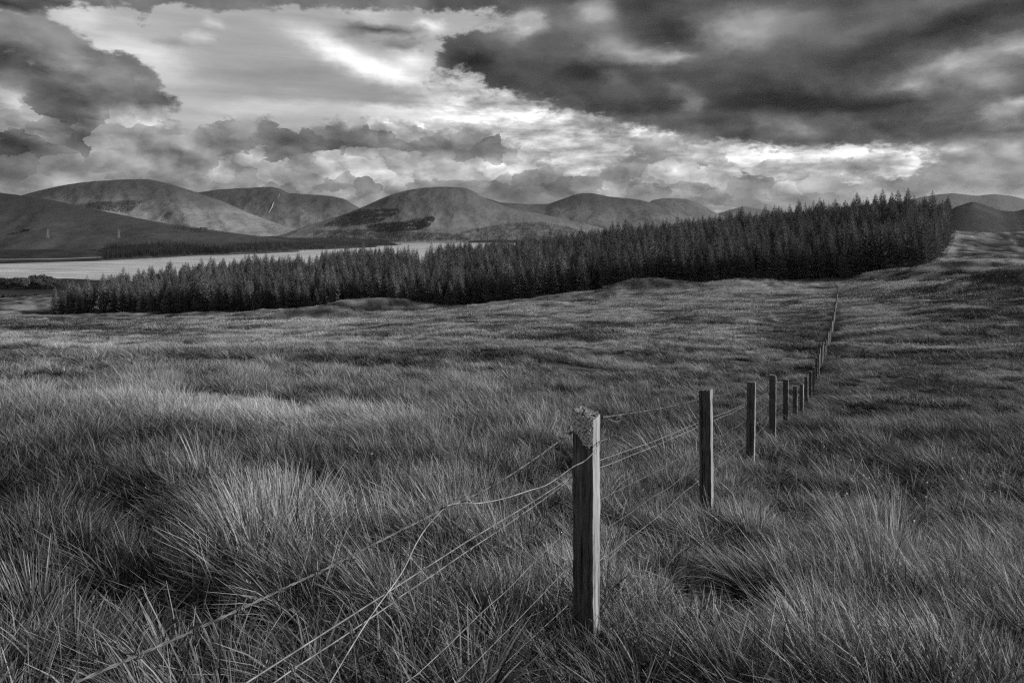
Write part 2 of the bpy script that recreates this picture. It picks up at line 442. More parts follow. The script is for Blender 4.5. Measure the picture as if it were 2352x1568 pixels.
LOCH = [(pt(x, y, 1)[0] * 156800 / (y - HY), 156800 / (y - HY)) for x, y in [
    (-420, 617), (-100, 608), (0, 606), (240, 599), (330, 594), (465, 586.5), (524, 585.3), (607, 582), (682, 578.6), (690, 577), (640, 575.5), (752, 572.8), (800, 570.5), (862, 568), (870, 566.5), (840, 565.8), (908, 564.2), (918, 562.8), (905, 558.5), (1000, 557.8), (1170, 558), (1260, 559), (1330, 562),
    (1300, 575), (1200, 600), (900, 648), (420, 650), (150, 640), (-200, 645), (-500, 650)]]
_L = np.array(LOCH)


def loch_sd(x, y):
    """signed distance to the loch shore, negative on the water"""
    best = np.full(x.shape, 1e12)
    ins = np.zeros(x.shape, bool)
    for i in range(len(_L)):
        ax, ay = _L[i]; bx, by = _L[(i + 1) % len(_L)]
        ex, ey = bx - ax, by - ay
        t = np.clip(((x - ax) * ex + (y - ay) * ey) / (ex * ex + ey * ey), 0, 1)
        best = np.minimum(best, (x - ax - t * ex) ** 2 + (y - ay - t * ey) ** 2)
        if ay != by:
            c = ((ay > y) != (by > y)) & (x < ex * (y - ay) / ey + ax)
            ins ^= c
    d = np.sqrt(best)
    return np.where(ins, -d, d)


def ground_z(x, y):
    x, y = np.asarray(x, float), np.asarray(y, float)
    r = np.hypot(x, y)
    z = EYE - near_drop(x, y)
    # hummocks and folds of the moor
    k = sstep(10, 60, r)
    z = z + k * (.16 * fbm(x / 3.1, y / 2.6, 3) + .55 * fbm(x / 14 + 5, y / 9, 3)) + sstep(25, 60, r) * .5 * fbm(x / 10 + 5, y / 7, 3) + sstep(60, 160, r) * 1.9 * fbm(x / 48, y / 24 + 3, 5)
    z = z + .15 * np.clip(fbm(x / .85 + 7, y / .7, 3), -.4, .6) * sstep(1.5, 3.5, r) * (1 - sstep(18, 30, r)) + .30 * fbm(x / 4.6 - 3, y / 3.0 + 11, 3) * sstep(8, 20, r) * (1 - sstep(90, 160, r))
    for (px, py, Y, wx, wy, h) in KNOLLS:
        kx = (px - CX) / F * Y
        z = z + h * np.exp(-((np.abs((x - kx) / wx)) ** 2.6 + (np.abs((y - Y) / wy)) ** 2.2))
    far = sstep(620, 1000, r)
    if np.any(far > 0):
        sd = loch_sd(x, y) + 14 * fbm(x / 90, y / 90, 3)
        zf = np.where(sd > 0, np.minimum(.05 * sd, 16 + .012 * sd) + .3, np.maximum(.08 * sd, -6)) + 3.0 * fbm(x / 260, y / 260, 4) * sstep(10, 150, sd)
        zf = np.minimum(zf, 55)
        z = z * (1 - far) + zf * far
    return z


# ------------------------------------------------------------------ vegetation: 0 dark heather and rushes ... 1 pale dry grass, with hummock light and shade mixed in
PALE = [  # column, row, half width, half height, strength
    (720, 742, 90, 11, .85), (830, 738, 120, 6, .5), (640, 760, 60, 6, .4), (560, 775, 120, 4, .5), (250, 801, 230, 5, .75), (1500, 685, 230, 12, .35), (1250, 715, 160, 10, .25), (1720, 650, 120, 5, .5), (1650, 668, 220, 8, .35), (2020, 655, 110, 7, .4), (2230, 597, 90, 3, .6), (2060, 650, 200, 3, .6), (2230, 617, 100, 3, .55),
    (2180, 560, 12, 34, .7), (2270, 545, 80, 14, .2), (1120, 700, 130, 4, .35), (2120, 704, 130, 4, .45), (1500, 790, 140, 10, .2), (1250, 790, 130, 12, .2), (60, 708, 70, 8, .35), (580, 935, 150, 45, .30), (450, 1080, 200, 60, .15), (820, 980, 160, 30, .2), (2000, 830, 120, 30, .1), (1990, 900, 60, 40, .25), (1300, 850, 200, 20, .12),
    (1080, 830, 150, 14, -.25), (1480, 815, 120, 10, -.35), (1350, 755, 90, 8, -.3), (1180, 755, 130, 6, -.3), (2200, 740, 120, 12, -.3), (2300, 645, 90, 22, -.7), (2330, 690, 60, 16, -.4), (2150, 628, 120, 5, -.4), (1700, 640, 160, 3, -.3), (1850, 735, 60, 6, -.2), (1980, 690, 160, 4, .3), (1350, 735, 200, 4, .3), (900, 790, 150, 4, .35), (1700, 700, 120, 4, .35), (1600, 772, 120, 4, .35), (2150, 735, 130, 4, .3), (2180, 800, 140, 5, .25), (2230, 606, 70, 6, -.4), (2080, 890, 110, 16, -.35), (2250, 910, 110, 14, -.35), (60, 755, 110, 10, -.5), (2250, 710, 170, 50, -.22), (410, 716, 40, 6, -.45), (860, 705, 110, 10, -.2), (1470, 652, 90, 8, -.3), (250, 740, 240, 22, -.12), (300, 772, 320, 18, -.26), (500, 765, 200, 10, -.1), (2150, 830, 120, 26, -.2), (2330, 1050, 120, 60, -.3), (2200, 1000, 120, 40, -.2), (900, 930, 80, 14, -.3), (200, 890, 120, 24, -.15), (1240, 1020, 90, 16, -.2), (2000, 1130, 200, 50, -.2), (120, 1350, 180, 90, -.35), (1700, 1450, 160, 90, -.35), (1100, 1300, 130, 60, -.2), (700, 1500, 500, 50, -.2),
]


# trodden pale strips: beside the plantation's right flank and along the fence of the upper field
STRIPS = [(np.array([((c - CX) / F * Y + 6, Y) for c, Y in [(2130, 232), (2150, 270), (2166, 305), (2176, 340), (2184, 400), (2184, 440)]]), 1.6, .34),
          (np.array([pt(2378, 585, 270)[:2], pt(2318, 533, 418)[:2]]) - [3, 0], 1.4, .22)]


def strip_dist(x, y, line):
    best = np.full(x.shape, 1e9)
    for i in range(len(line) - 1):
        ax, ay = line[i]; ex, ey = line[i + 1] - line[i]
        t = np.clip(((x - ax) * ex + (y - ay) * ey) / (ex * ex + ey * ey), 0, 1)
        best = np.minimum(best, np.hypot(x - ax - t * ex, y - ay - t * ey))
    return best


def veg(x, y, z):
    r = np.hypot(x, y)
    t = .40 + .75 * fbm(x / 9 + 3, y / 5.5, 4) * (1 - .4 * sstep(80, 200, r)) + .55 * fbm(x / 60, y / 26 + 8, 5) * sstep(30, 120, r) + sstep(25, 60, r) * (.05 + 1.0 * fbm(x / 10 + 5, y / 7, 3) + .55 * fbm(x / 48, y / 24 + 3, 5)) + .25 * fbm(x / 1.7, y / 1.4 + 4, 3)  # tone follows the hummocks: lit tops and shaded sides painted in
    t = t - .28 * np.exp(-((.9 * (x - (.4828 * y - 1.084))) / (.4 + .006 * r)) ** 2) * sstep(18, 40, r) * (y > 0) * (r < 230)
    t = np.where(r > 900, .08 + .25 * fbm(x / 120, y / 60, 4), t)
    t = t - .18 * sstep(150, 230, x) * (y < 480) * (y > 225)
    for line, w, g in STRIPS:
        t = t + g * np.exp(-(strip_dist(x, y, line) / w) ** 2)
    yy = np.maximum(y, .5)
    px = CX + F * x / yy; py = HY + F * (EYE - z) / yy
    ok = y > .5
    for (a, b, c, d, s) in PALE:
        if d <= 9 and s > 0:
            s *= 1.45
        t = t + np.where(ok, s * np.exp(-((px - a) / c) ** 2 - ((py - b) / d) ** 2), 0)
    return np.clip(t, 0, 1)


# ------------------------------------------------------------------ helpers for objects
def mesh_np(name, verts, faces, uniform=None):
    """mesh from arrays; faces an (n,k) array of one size, or a list"""
    me = bpy.data.meshes.new(name)
    if isinstance(faces, np.ndarray):
        v = np.asarray(verts, np.float32)
        n, k = faces.shape
        me.vertices.add(len(v)); me.vertices.foreach_set('co', v.ravel())
        me.loops.add(n * k); me.loops.foreach_set('vertex_index', faces.astype(np.int32).ravel())
        me.polygons.add(n); me.polygons.foreach_set('loop_start', np.arange(0, n * k, k, dtype=np.int32))
        me.update(calc_edges=True)
    else:
        me.from_pydata([tuple(p) for p in verts], [], faces)
    return me


def smooth(me):
    me.polygons.foreach_set('use_smooth', np.ones(len(me.polygons), bool))
    return me


def attr(me, name, vals):
    a = me.attributes.new(name, 'FLOAT', 'POINT')
    a.data.foreach_set('value', np.asarray(vals, np.float32))


def obj(name, me, mat=None, parent=None, loc=None, **props):
    o = bpy.data.objects.new(name, me)
    if mat is not None and me is not None and not me.materials:
        me.materials.append(mat)
    COL.objects.link(o)
    if parent is not None:
        o.parent = parent
    if loc is not None:
        o.location = loc
    for k, v in props.items():
        o[k] = v
    return o


def mat_new(name):
    m = bpy.data.materials.new(name)
    m.use_nodes = True
    m.node_tree.nodes.clear()
    K = Nodes(m.node_tree)
    out = K.new('ShaderNodeOutputMaterial')
    return m, K, out


def grey(K, v):
    return K.vec(v, v, v)


def principled(K, out, col, rough=.8, spec=.2, normal=None):
    p = K.new('ShaderNodeBsdfPrincipled')
    K.put(p.inputs['Base Color'], grey(K, col))
    K.put(p.inputs['Roughness'], rough)
    K.put(p.inputs['Specular IOR Level'], spec)
    if normal is not None:
        K.put(p.inputs['Normal'], normal)
    K.put(out.inputs[0], p.outputs[0])
    return p


def bump(K, h, strength, dist):
    b = K.new('ShaderNodeBump')
    K.put(b.inputs['Height'], h)
    b.inputs['Strength'].default_value = strength
    b.inputs['Distance'].default_value = dist
    return b.outputs[0]


# ------------------------------------------------------------------ ground sheet
# material: peat, heather and grass with painted hummock light and shade, by the "veg" value; fine relief by noise
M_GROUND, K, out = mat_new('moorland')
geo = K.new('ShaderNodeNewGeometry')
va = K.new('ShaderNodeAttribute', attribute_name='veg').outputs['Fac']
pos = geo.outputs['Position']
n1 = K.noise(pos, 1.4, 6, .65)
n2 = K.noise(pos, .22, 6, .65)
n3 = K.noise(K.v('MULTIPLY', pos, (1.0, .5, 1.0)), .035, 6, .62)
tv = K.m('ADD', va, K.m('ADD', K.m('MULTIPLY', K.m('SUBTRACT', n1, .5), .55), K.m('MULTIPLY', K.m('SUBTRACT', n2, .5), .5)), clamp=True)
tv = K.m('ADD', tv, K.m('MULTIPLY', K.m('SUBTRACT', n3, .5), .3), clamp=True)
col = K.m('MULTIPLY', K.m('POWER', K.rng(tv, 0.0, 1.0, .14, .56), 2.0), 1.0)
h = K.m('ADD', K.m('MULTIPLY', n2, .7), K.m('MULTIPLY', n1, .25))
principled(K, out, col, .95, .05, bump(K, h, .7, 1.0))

th = np.concatenate([np.arange(-180, -50, 5.0), np.arange(-50, 50.001, .2), np.arange(55, 180, 5.0)])
th = np.radians(th)
rr = [.35]
while rr[-1] < 26000:
    rr.append(rr[-1] * (1.0145 if rr[-1] < 420 else 1.03))
rr = np.array(rr)
TH, RR = np.meshgrid(th, rr)
gxx, gyy = RR * np.sin(TH), RR * np.cos(TH)
gzz = ground_z(gxx, gyy)
nr, nt = gxx.shape
V = np.stack([gxx, gyy, gzz], -1).reshape(-1, 3)
V = np.concatenate([V, [[0, 0, EYE - 1.5]]])
i, j = np.meshgrid(np.arange(nr - 1), np.arange(nt), indexing='ij')
jn = (j + 1) % nt
Q = np.stack([i * nt + j, i * nt + jn, (i + 1) * nt + jn, (i + 1) * nt + j], -1).reshape(-1, 4)[:, ::-1]
me = mesh_np('moorland', V, Q)
smooth(me)
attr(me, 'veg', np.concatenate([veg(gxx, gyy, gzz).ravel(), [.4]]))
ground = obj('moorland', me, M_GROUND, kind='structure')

# ------------------------------------------------------------------ loch
M_WATER, K, out = mat_new('loch_water')
geo = K.new('ShaderNodeNewGeometry')
pos = geo.outputs['Position']
wn = K.m('ADD', K.noise(K.v('MULTIPLY', pos, (.5, 1.0, 1)), .16, 4, .6), K.m('MULTIPLY', K.noise(pos, .018, 4, .6), 1.5))
rip = K.noise(K.v('MULTIPLY', pos, (.12, 1.0, 1)), .05, 5, .65)
principled(K, out, K.rng(rip, .38, .62, .26, .82), K.rng(K.noise(K.v('MULTIPLY', pos, (.4, 1, 1)), .006, 4, .6), .35, .65, .28, .42), 1.0, bump(K, wn, .25, .5))  # pale streaked base colour stands in for the reflected sky
me = mesh_np('loch', np.array([(-3600, 900, 0), (2200, 900, 0), (2200, 4600, 0), (-3600, 4600, 0)], float), np.array([[0, 1, 2, 3]]))
obj('loch', me, M_WATER, kind='structure')


# ------------------------------------------------------------------ hills
def hill_mat(name, dark, light, scale, hi_z, lo_z, top=.45):
    """mottled slopes, darkened towards the top as cloud shadow put into the colour"""
    m, K, out = mat_new(name)
    geo = K.new('ShaderNodeNewGeometry')
    pos = geo.outputs['Position']
    _, _, z = K.xyz(pos)
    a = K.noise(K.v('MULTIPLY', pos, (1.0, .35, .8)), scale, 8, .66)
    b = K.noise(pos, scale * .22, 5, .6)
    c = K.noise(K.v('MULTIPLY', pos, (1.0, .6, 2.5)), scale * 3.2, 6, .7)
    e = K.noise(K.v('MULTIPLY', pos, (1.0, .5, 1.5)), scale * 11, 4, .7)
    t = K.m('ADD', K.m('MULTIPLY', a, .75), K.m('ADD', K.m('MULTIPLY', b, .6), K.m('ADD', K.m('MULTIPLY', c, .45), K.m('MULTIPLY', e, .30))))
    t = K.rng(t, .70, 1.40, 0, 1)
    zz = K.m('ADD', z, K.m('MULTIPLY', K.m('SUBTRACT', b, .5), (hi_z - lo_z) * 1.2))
    t = K.m('MULTIPLY', t, K.rng(zz, lo_z, hi_z, 1.15, top, True))  # cloud shadow over the tops, painted as a darker colour by height
    principled(K, out, K.mix(t, dark, light), .95, .05, bump(K, K.m('ADD', a, K.m('ADD', K.m('MULTIPLY', c, .5), K.m('MULTIPLY', e, .2))), .6, .16 / scale))
    return m


HILLS = {}


def hill(name, D, sil, wf, wb, base, mat, relief=.06, seed=0, nu=300, nv=150, gul=1.0, shore=False, lean=None):
    s = np.array(sil, float)
    X = (s[:, 0] - CX) / F * D
    Z = EYE - (s[:, 1] - HY) / F * D
    u = np.linspace(X[0], X[-1], nu)
    # smooth the silhouette a little
    S = np.interp(u, X, Z)
    ker = np.array([1, 2, 3, 2, 1.]); ker /= ker.sum()
    S = np.convolve(np.pad(S, 2, mode='edge'), ker, 'valid')
    v = np.linspace(-1, 1, nv)
    sh = (.5 * (s[0, 0] + s[-1, 0]) - CX) / F if lean is None else lean
    U, VV = np.meshgrid(u, v)
    SS = np.broadcast_to(S, U.shape)
    Lc = D * .1
    wob = fbm(U / Lc + seed * 3.7, 0 * U + seed, 3)
    w = np.where(VV < 0, wf * (1 + .30 * wob), wb)
    Y = D + VV * w + D * .015 * wob * (1 - np.abs(VV))
    g = .5 * (1 + np.cos(pi * np.abs(VV) ** .92))
    H = SS - base
    z = base + H * g
    amp = relief * np.clip(H, 0, None)
    k = D / 6000
    gully = fbm(U / (190 * k) + seed + .35 * VV, VV * wf / (700 * k) + seed * 2, 5, .55, ridged=True)
    soft = fbm(U / (420 * k) + seed * 5, Y / (420 * k), 5, .55)
    env = np.sin(pi * np.clip(np.abs(VV), 0, 1)) ** .8
    z = z + amp * env * (gul * .26 * (gully - .3) + .9 * soft)
    z = z + .012 * np.clip(H, 0, None) * fbm(U / (95 * k) + 9 * seed, Y / (95 * k), 5, .6) * (1 - .3 * env)
    z = np.where(np.abs(VV) > .995, base - 12, z)
    if shore:
        sd = loch_sd(U + (Y - D) * sh, Y)
        z = np.where(sd < 260, np.minimum(z, np.where(sd > 0, 2 + .22 * sd, .3 * sd)), z)
    Vt = np.stack([U + (Y - D) * sh, Y, z], -1).reshape(-1, 3)
    i, j = np.meshgrid(np.arange(nv - 1), np.arange(nu - 1), indexing='ij')
    Q = np.stack([i * nu + j, i * nu + j + 1, (i + 1) * nu + j + 1, (i + 1) * nu + j], -1).reshape(-1, 4)
    me = smooth(mesh_np(name, Vt, Q))
    o = obj(name, me, mat, kind='structure')
    HILLS[name] = (u, v, Y, z, D, sh)
    return o


MH_near = hill_mat('dark_heather_shaded_top', .02, .085, .012, 260, 60, .5)
MH_a = hill_mat('shaded_top_hill', .05, .34, .006, 400, 150, .16)
MH_b = hill_mat('cloud_shaded_hill', .045, .24, .005, 420, 120, .22)
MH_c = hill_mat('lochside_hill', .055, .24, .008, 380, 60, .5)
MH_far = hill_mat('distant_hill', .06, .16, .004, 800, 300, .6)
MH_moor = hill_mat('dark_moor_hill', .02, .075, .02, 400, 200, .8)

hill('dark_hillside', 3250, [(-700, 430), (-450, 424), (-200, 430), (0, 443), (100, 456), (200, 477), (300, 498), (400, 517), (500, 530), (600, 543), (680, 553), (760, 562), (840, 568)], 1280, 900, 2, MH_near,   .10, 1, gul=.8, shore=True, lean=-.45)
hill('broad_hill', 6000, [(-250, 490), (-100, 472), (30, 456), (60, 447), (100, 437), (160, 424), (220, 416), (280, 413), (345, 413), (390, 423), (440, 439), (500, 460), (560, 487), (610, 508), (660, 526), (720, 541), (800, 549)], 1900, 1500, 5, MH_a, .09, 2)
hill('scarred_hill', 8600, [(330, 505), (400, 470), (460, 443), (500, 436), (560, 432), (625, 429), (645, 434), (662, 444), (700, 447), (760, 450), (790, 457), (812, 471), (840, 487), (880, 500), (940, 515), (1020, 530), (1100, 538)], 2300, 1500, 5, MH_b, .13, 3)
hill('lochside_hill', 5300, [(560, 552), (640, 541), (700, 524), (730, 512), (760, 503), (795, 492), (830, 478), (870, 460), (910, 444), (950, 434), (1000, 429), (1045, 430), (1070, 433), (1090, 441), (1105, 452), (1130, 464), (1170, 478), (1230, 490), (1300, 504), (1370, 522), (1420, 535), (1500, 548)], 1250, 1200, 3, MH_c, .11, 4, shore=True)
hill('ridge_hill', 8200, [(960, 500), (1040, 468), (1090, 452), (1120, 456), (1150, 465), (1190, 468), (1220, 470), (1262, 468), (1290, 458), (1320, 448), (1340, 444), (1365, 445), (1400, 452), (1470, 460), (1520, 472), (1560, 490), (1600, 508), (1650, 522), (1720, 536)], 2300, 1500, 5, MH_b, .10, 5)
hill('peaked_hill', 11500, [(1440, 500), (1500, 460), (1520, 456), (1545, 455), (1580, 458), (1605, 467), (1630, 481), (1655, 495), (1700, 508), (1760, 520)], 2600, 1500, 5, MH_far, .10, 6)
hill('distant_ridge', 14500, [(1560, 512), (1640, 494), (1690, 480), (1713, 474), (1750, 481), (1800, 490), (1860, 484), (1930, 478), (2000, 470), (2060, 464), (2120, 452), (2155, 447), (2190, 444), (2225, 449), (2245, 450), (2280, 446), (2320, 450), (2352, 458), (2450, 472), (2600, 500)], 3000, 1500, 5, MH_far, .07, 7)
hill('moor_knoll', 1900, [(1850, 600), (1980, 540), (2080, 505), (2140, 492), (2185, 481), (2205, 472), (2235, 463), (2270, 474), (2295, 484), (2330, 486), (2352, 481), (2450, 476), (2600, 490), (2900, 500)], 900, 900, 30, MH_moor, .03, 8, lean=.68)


# ------------------------------------------------------------------ spruce plantation
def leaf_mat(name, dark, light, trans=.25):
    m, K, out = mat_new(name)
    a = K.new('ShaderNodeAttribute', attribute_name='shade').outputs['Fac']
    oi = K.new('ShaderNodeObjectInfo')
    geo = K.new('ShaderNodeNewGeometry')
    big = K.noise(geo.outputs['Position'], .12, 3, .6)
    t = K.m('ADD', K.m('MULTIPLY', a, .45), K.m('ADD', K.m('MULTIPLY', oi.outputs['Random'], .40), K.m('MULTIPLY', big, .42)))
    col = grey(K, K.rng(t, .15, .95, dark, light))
    d = K.new('ShaderNodeBsdfDiffuse'); K.put(d.inputs[0], col)
    tr = K.new('ShaderNodeBsdfTranslucent'); K.put(tr.inputs[0], col)
    mx = K.new('ShaderNodeMixShader'); mx.inputs[0].default_value = trans
    K.put(mx.inputs[1], d.outputs[0]); K.put(mx.inputs[2], tr.outputs[0])
    K.put(out.inputs[0], mx.outputs[0])
    return m


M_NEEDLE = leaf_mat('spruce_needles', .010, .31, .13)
M_NEEDLE_FAR = leaf_mat('far_needles', .012, .10, .1)
M_BARK, K, out = mat_new('spruce_bark')
pos = K.new('ShaderNodeNewGeometry').outputs['Position']
principled(K, out, K.rng(K.noise(K.v('MULTIPLY', pos, (3, 3, .6)), 2.0, 5, .6), .3, .7, .03, .09), .9, .1)


def spruce(seed, H, R, bare, density=1.0, lod=1.0):
    r = random.Random(seed)
    vs, fs, sh = [], [], []

    def tri(a, b, c, s):
        n = len(vs)
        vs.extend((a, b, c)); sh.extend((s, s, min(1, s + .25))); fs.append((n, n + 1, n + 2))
    h = bare * H
    lean = (r.uniform(-.012, .012), r.uniform(-.012, .012))
    while h < H * .985:
        f = (h - bare * H) / (H * (1 - bare))
        rad = R * ((1 - f) ** .72) * (.55 + .45 * min(1, f * 6 + .3)) * r.uniform(.82, 1.1)
        nb = max(3, int((7 - 3 * f) * density * lod + r.random()))
        a0 = r.uniform(0, 6.28)
        for b in range(nb):
            if r.random() < .07:
                continue
            a = a0 + 6.283 * b / nb + r.uniform(-.3, .3)
            L = max(.18, rad * r.uniform(.72, 1.12))
            rise = (.55 * f - .28 + r.uniform(-.09, .09)) * L
            s = r.random() * (.42 + .58 * f)  # upper boughs paler, lower darker: light from above put into the tone
            ca, sa = cos(a), sin(a)
            px, py, pz = lean[0] * h, lean[1] * h, h

            def P(t, side, dz=0.0):
                # along the bough: out, drooping in the middle and lifting at the tip
                x = t * L
                z = rise * t - .10 * L * sin(pi * t) + .10 * L * t * t * t + dz
                return (px + ca * x - sa * side, py + sa * x + ca * side, pz + z)
            w = (.20 + .27 * L) * (.9 if lod > .7 else 1.4)
            ns = 4 if (lod > .7 and L > .7) else 2
            for k in range(ns):
                t0, t1, t2 = k / ns, (k + .55) / ns, min(1.0, (k + 1.55) / ns)
                ww = w * (1 - .55 * k / ns) * r.uniform(.7, 1.2)
                for sg in (-1, 1):
                    tri(P(t0, 0), P(t1, 0, .02), P(min(1.02, t1 + .38 / ns * 2), sg * ww, -.10 * L * r.uniform(.3, 1.1) - .03), s)
                    if lod > .7:
                        tri(P(t1, 0), P(t2 if t2 < 1 else 1, 0), P(min(1.0, t2), sg * ww * .55, -.16 * L * r.uniform(.2, 1) - .02), s)
            tri(P(.62, -.10 * L * .5), P(.62, .10 * L * .5), P(1.12, 0, .03), min(1, s + .15))
        h += (.62 - .30 * f) * r.uniform(.8, 1.2) / lod * H / 15
    for q in range(3):
        a = q * 2.1
        tri((lean[0] * H + .12 * cos(a), lean[1] * H + .12 * sin(a), H * .955), (lean[0] * H - .12 * cos(a), lean[1] * H - .12 * sin(a), H * .955), (lean[0] * H, lean[1] * H, H * 1.02), .7)
    me = mesh_np('spruce_crown', np.array(vs), np.array(fs))
    attr(me, 'shade', sh)
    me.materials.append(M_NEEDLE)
    # trunk with a flared foot and a few dead stubs
    tv, tf = [], []
    rings = [(0, .22), (.25, .17), (1.2, .145), (H * .35, .11), (H * .7, .06), (H * .97, .012)]
    for (z, q) in rings:
        for k in range(6):
            tv.append((lean[0] * z + q * cos(k * pi / 3), lean[1] * z + q * sin(k * pi / 3), z - (.3 if z == 0 else 0)))
    for k in range(len(rings) - 1):
        for j in range(6):
            tf.append((k * 6 + j, k * 6 + (j + 1) % 6, (k + 1) * 6 + (j + 1) % 6, (k + 1) * 6 + j))
    for q in range(10):
        z = r.uniform(.12, max(.2, bare)) * H; a = r.uniform(0, 6.28); L = r.uniform(.3, .9)
        n = len(tv)
        tv += [(0, 0, z), (0, 0, z + .05), (L * cos(a), L * sin(a), z - .1 * L)]
        tf.append((n, n + 1, n + 2))
    tm = mesh_np('spruce_trunk', tv, tf)
    tm.materials.append(M_BARK)
    return me, tm


SPR = [spruce(100 + k, 15.0, [3.7, 3.1, 3.9, 3.3, 2.9, 3.8, 3.4][k], [.03, .07, .02, .10, .20, .05, .08][k], 1.75) for k in range(7)]
SPR_FAR = [spruce(200 + k, 15.0, 2.6 + .3 * k, .04, 1.0, .5) for k in range(3)]


def joined(name, pair):
    """one mesh of crown and trunk, for the trees that are only seen as a mass"""
    a, b = pair
    v = [tuple(q.co) for q in a.vertices] + [tuple(q.co) for q in b.vertices]
    n = len(a.vertices)
    f = [tuple(p.vertices) for p in a.polygons] + [tuple(i + n for i in p.vertices) for p in b.polygons]
    me = mesh_np(name, v, f)
    me.materials.append(M_NEEDLE); me.materials.append(M_BARK)
    mi = np.zeros(len(f), np.int32); mi[len(a.polygons):] = 1
    me.polygons.foreach_set('material_index', mi)
    s = np.zeros(len(a.vertices), np.float32); a.attributes['shade'].data.foreach_get('value', s)
    attr(me, 'shade', np.concatenate([s, np.full(len(b.vertices), .4)]))
    return me


def scatter(name, mat_points, sources, pts, rot, scl, idx, extra=None, **props):
    """ONE object whose geometry nodes put copies of the source meshes on points"""
    me = bpy.data.meshes.new(name)
    n = len(pts)
    me.vertices.add(n)
    me.vertices.foreach_set('co', np.asarray(pts, np.float32).ravel())
    a = me.attributes.new('rot', 'FLOAT_VECTOR', 'POINT'); a.data.foreach_set('vector', np.asarray(rot, np.float32).ravel())
    a = me.attributes.new('scl', 'FLOAT_VECTOR', 'POINT'); a.data.foreach_set('vector', np.asarray(scl, np.float32).ravel())
    a = me.attributes.new('idx', 'INT', 'POINT'); a.data.foreach_set('value', np.asarray(idx, np.int32))
    if extra is not None:
        attr(me, 'tone', extra)
    o = obj(name, me, None, **props)
    src = bpy.data.collections.new(name + '_kinds')
    for k, s in enumerate(sources):
        q = bpy.data.objects.new('%s_kind.%03d' % (name, k), s)
        src.objects.link(q)
    ng = bpy.data.node_groups.new(name, 'GeometryNodeTree')
    ng.interface.new_socket('Geometry', in_out='INPUT', socket_type='NodeSocketGeometry')
    ng.interface.new_socket('Geometry', in_out='OUTPUT', socket_type='NodeSocketGeometry')
    gi, go = ng.nodes.new('NodeGroupInput'), ng.nodes.new('NodeGroupOutput')
    ci = ng.nodes.new('GeometryNodeCollectionInfo')
    ci.inputs['Collection'].default_value = src
    ci.inputs['Separate Children'].default_value = True
    ci.inputs['Reset Children'].default_value = True
    ip = ng.nodes.new('GeometryNodeInstanceOnPoints')
    ip.inputs['Pick Instance'].default_value = True

    def named(t, nm):
        q = ng.nodes.new('GeometryNodeInputNamedAttribute'); q.data_type = t
        q.inputs[0].default_value = nm
        return q.outputs[0]
    L = ng.links.new
    L(gi.outputs[0], ip.inputs['Points']); L(ci.outputs[0], ip.inputs['Instance'])
    L(named('INT', 'idx'), ip.inputs['Instance Index'])
    er = ng.nodes.new('FunctionNodeEulerToRotation')
    L(named('FLOAT_VECTOR', 'rot'), er.inputs[0]); L(er.outputs[0], ip.inputs['Rotation'])
    L(named('FLOAT_VECTOR', 'scl'), ip.inputs['Scale'])
    L(ip.outputs[0], go.inputs[0])
    md = o.modifiers.new('scatter', 'NODES'); md.node_group = ng
    return o


FRONT = [(120, 726, 356), (400, 717, 345), (800, 702, 310), (1000, 702, 290), (1176, 690, 276), (1400, 665, 270), (1560, 648, 263), (1700, 642, 256), (1900, 634, 251), (2000, 622, 246), (2130, 608, 238)]
front = np.array([((x - CX) / F * Y, Y) for x, y, Y in FRONT])
RIGHT = np.array([((x - CX) / F * Y, Y) for x, Y in [(2130, 238), (2150, 270), (2166, 305), (2176, 340), (2184, 400), (2184, 440)]])
BACK = np.array([((x - CX) / F * Y, Y) for x, Y in [(2120, 450), (2000, 455), (1800, 490), (1600, 545), (1400, 590), (1250, 600), (1150, 570), (1020, 540), (985, 470), (965, 410), (945, 470), (930, 520), (800, 560), (740, 520), (725, 470), (600, 520), (400, 480), (250, 425), (150, 385)]])
FOREST = np.concatenate([front, RIGHT[1:], BACK])


def in_poly(x, y, poly):
    ins = np.zeros(x.shape, bool)
    for i in range(len(poly)):
        ax, ay = poly[i]; bx, by = poly[(i + 1) % len(poly)]
        if ay != by:
            ins ^= ((ay > y) != (by > y)) & (x < (bx - ax) * (y - ay) / (by - ay) + ax)
    return ins


def dist_line(x, y, line):
    best = np.full(x.shape, 1e9)
    for i in range(len(line) - 1):
        ax, ay = line[i]; ex, ey = line[i + 1] - line[i]
        t = np.clip(((x - ax) * ex + (y - ay) * ey) / (ex * ex + ey * ey), 0, 1)
        best = np.minimum(best, np.hypot(x - ax - t * ex, y - ay - t * ey))
    return best


def along(line, step, jitter, off):
    out, carry = [], 0.0
    for i in range(len(line) - 1):
        a, b = line[i], line[i + 1]
        L = np.hypot(*(b - a)); d = (b - a) / L; nrm = np.array([-d[1], d[0]])
        s = carry
        while s < L:
            out.append(a + d * (s + RNG.uniform(-jitter, jitter)) + nrm * (off + RNG.uniform(-jitter, jitter)))
            s += step * RNG.uniform(.8, 1.25)
        carry = s - L
    return np.array(out)


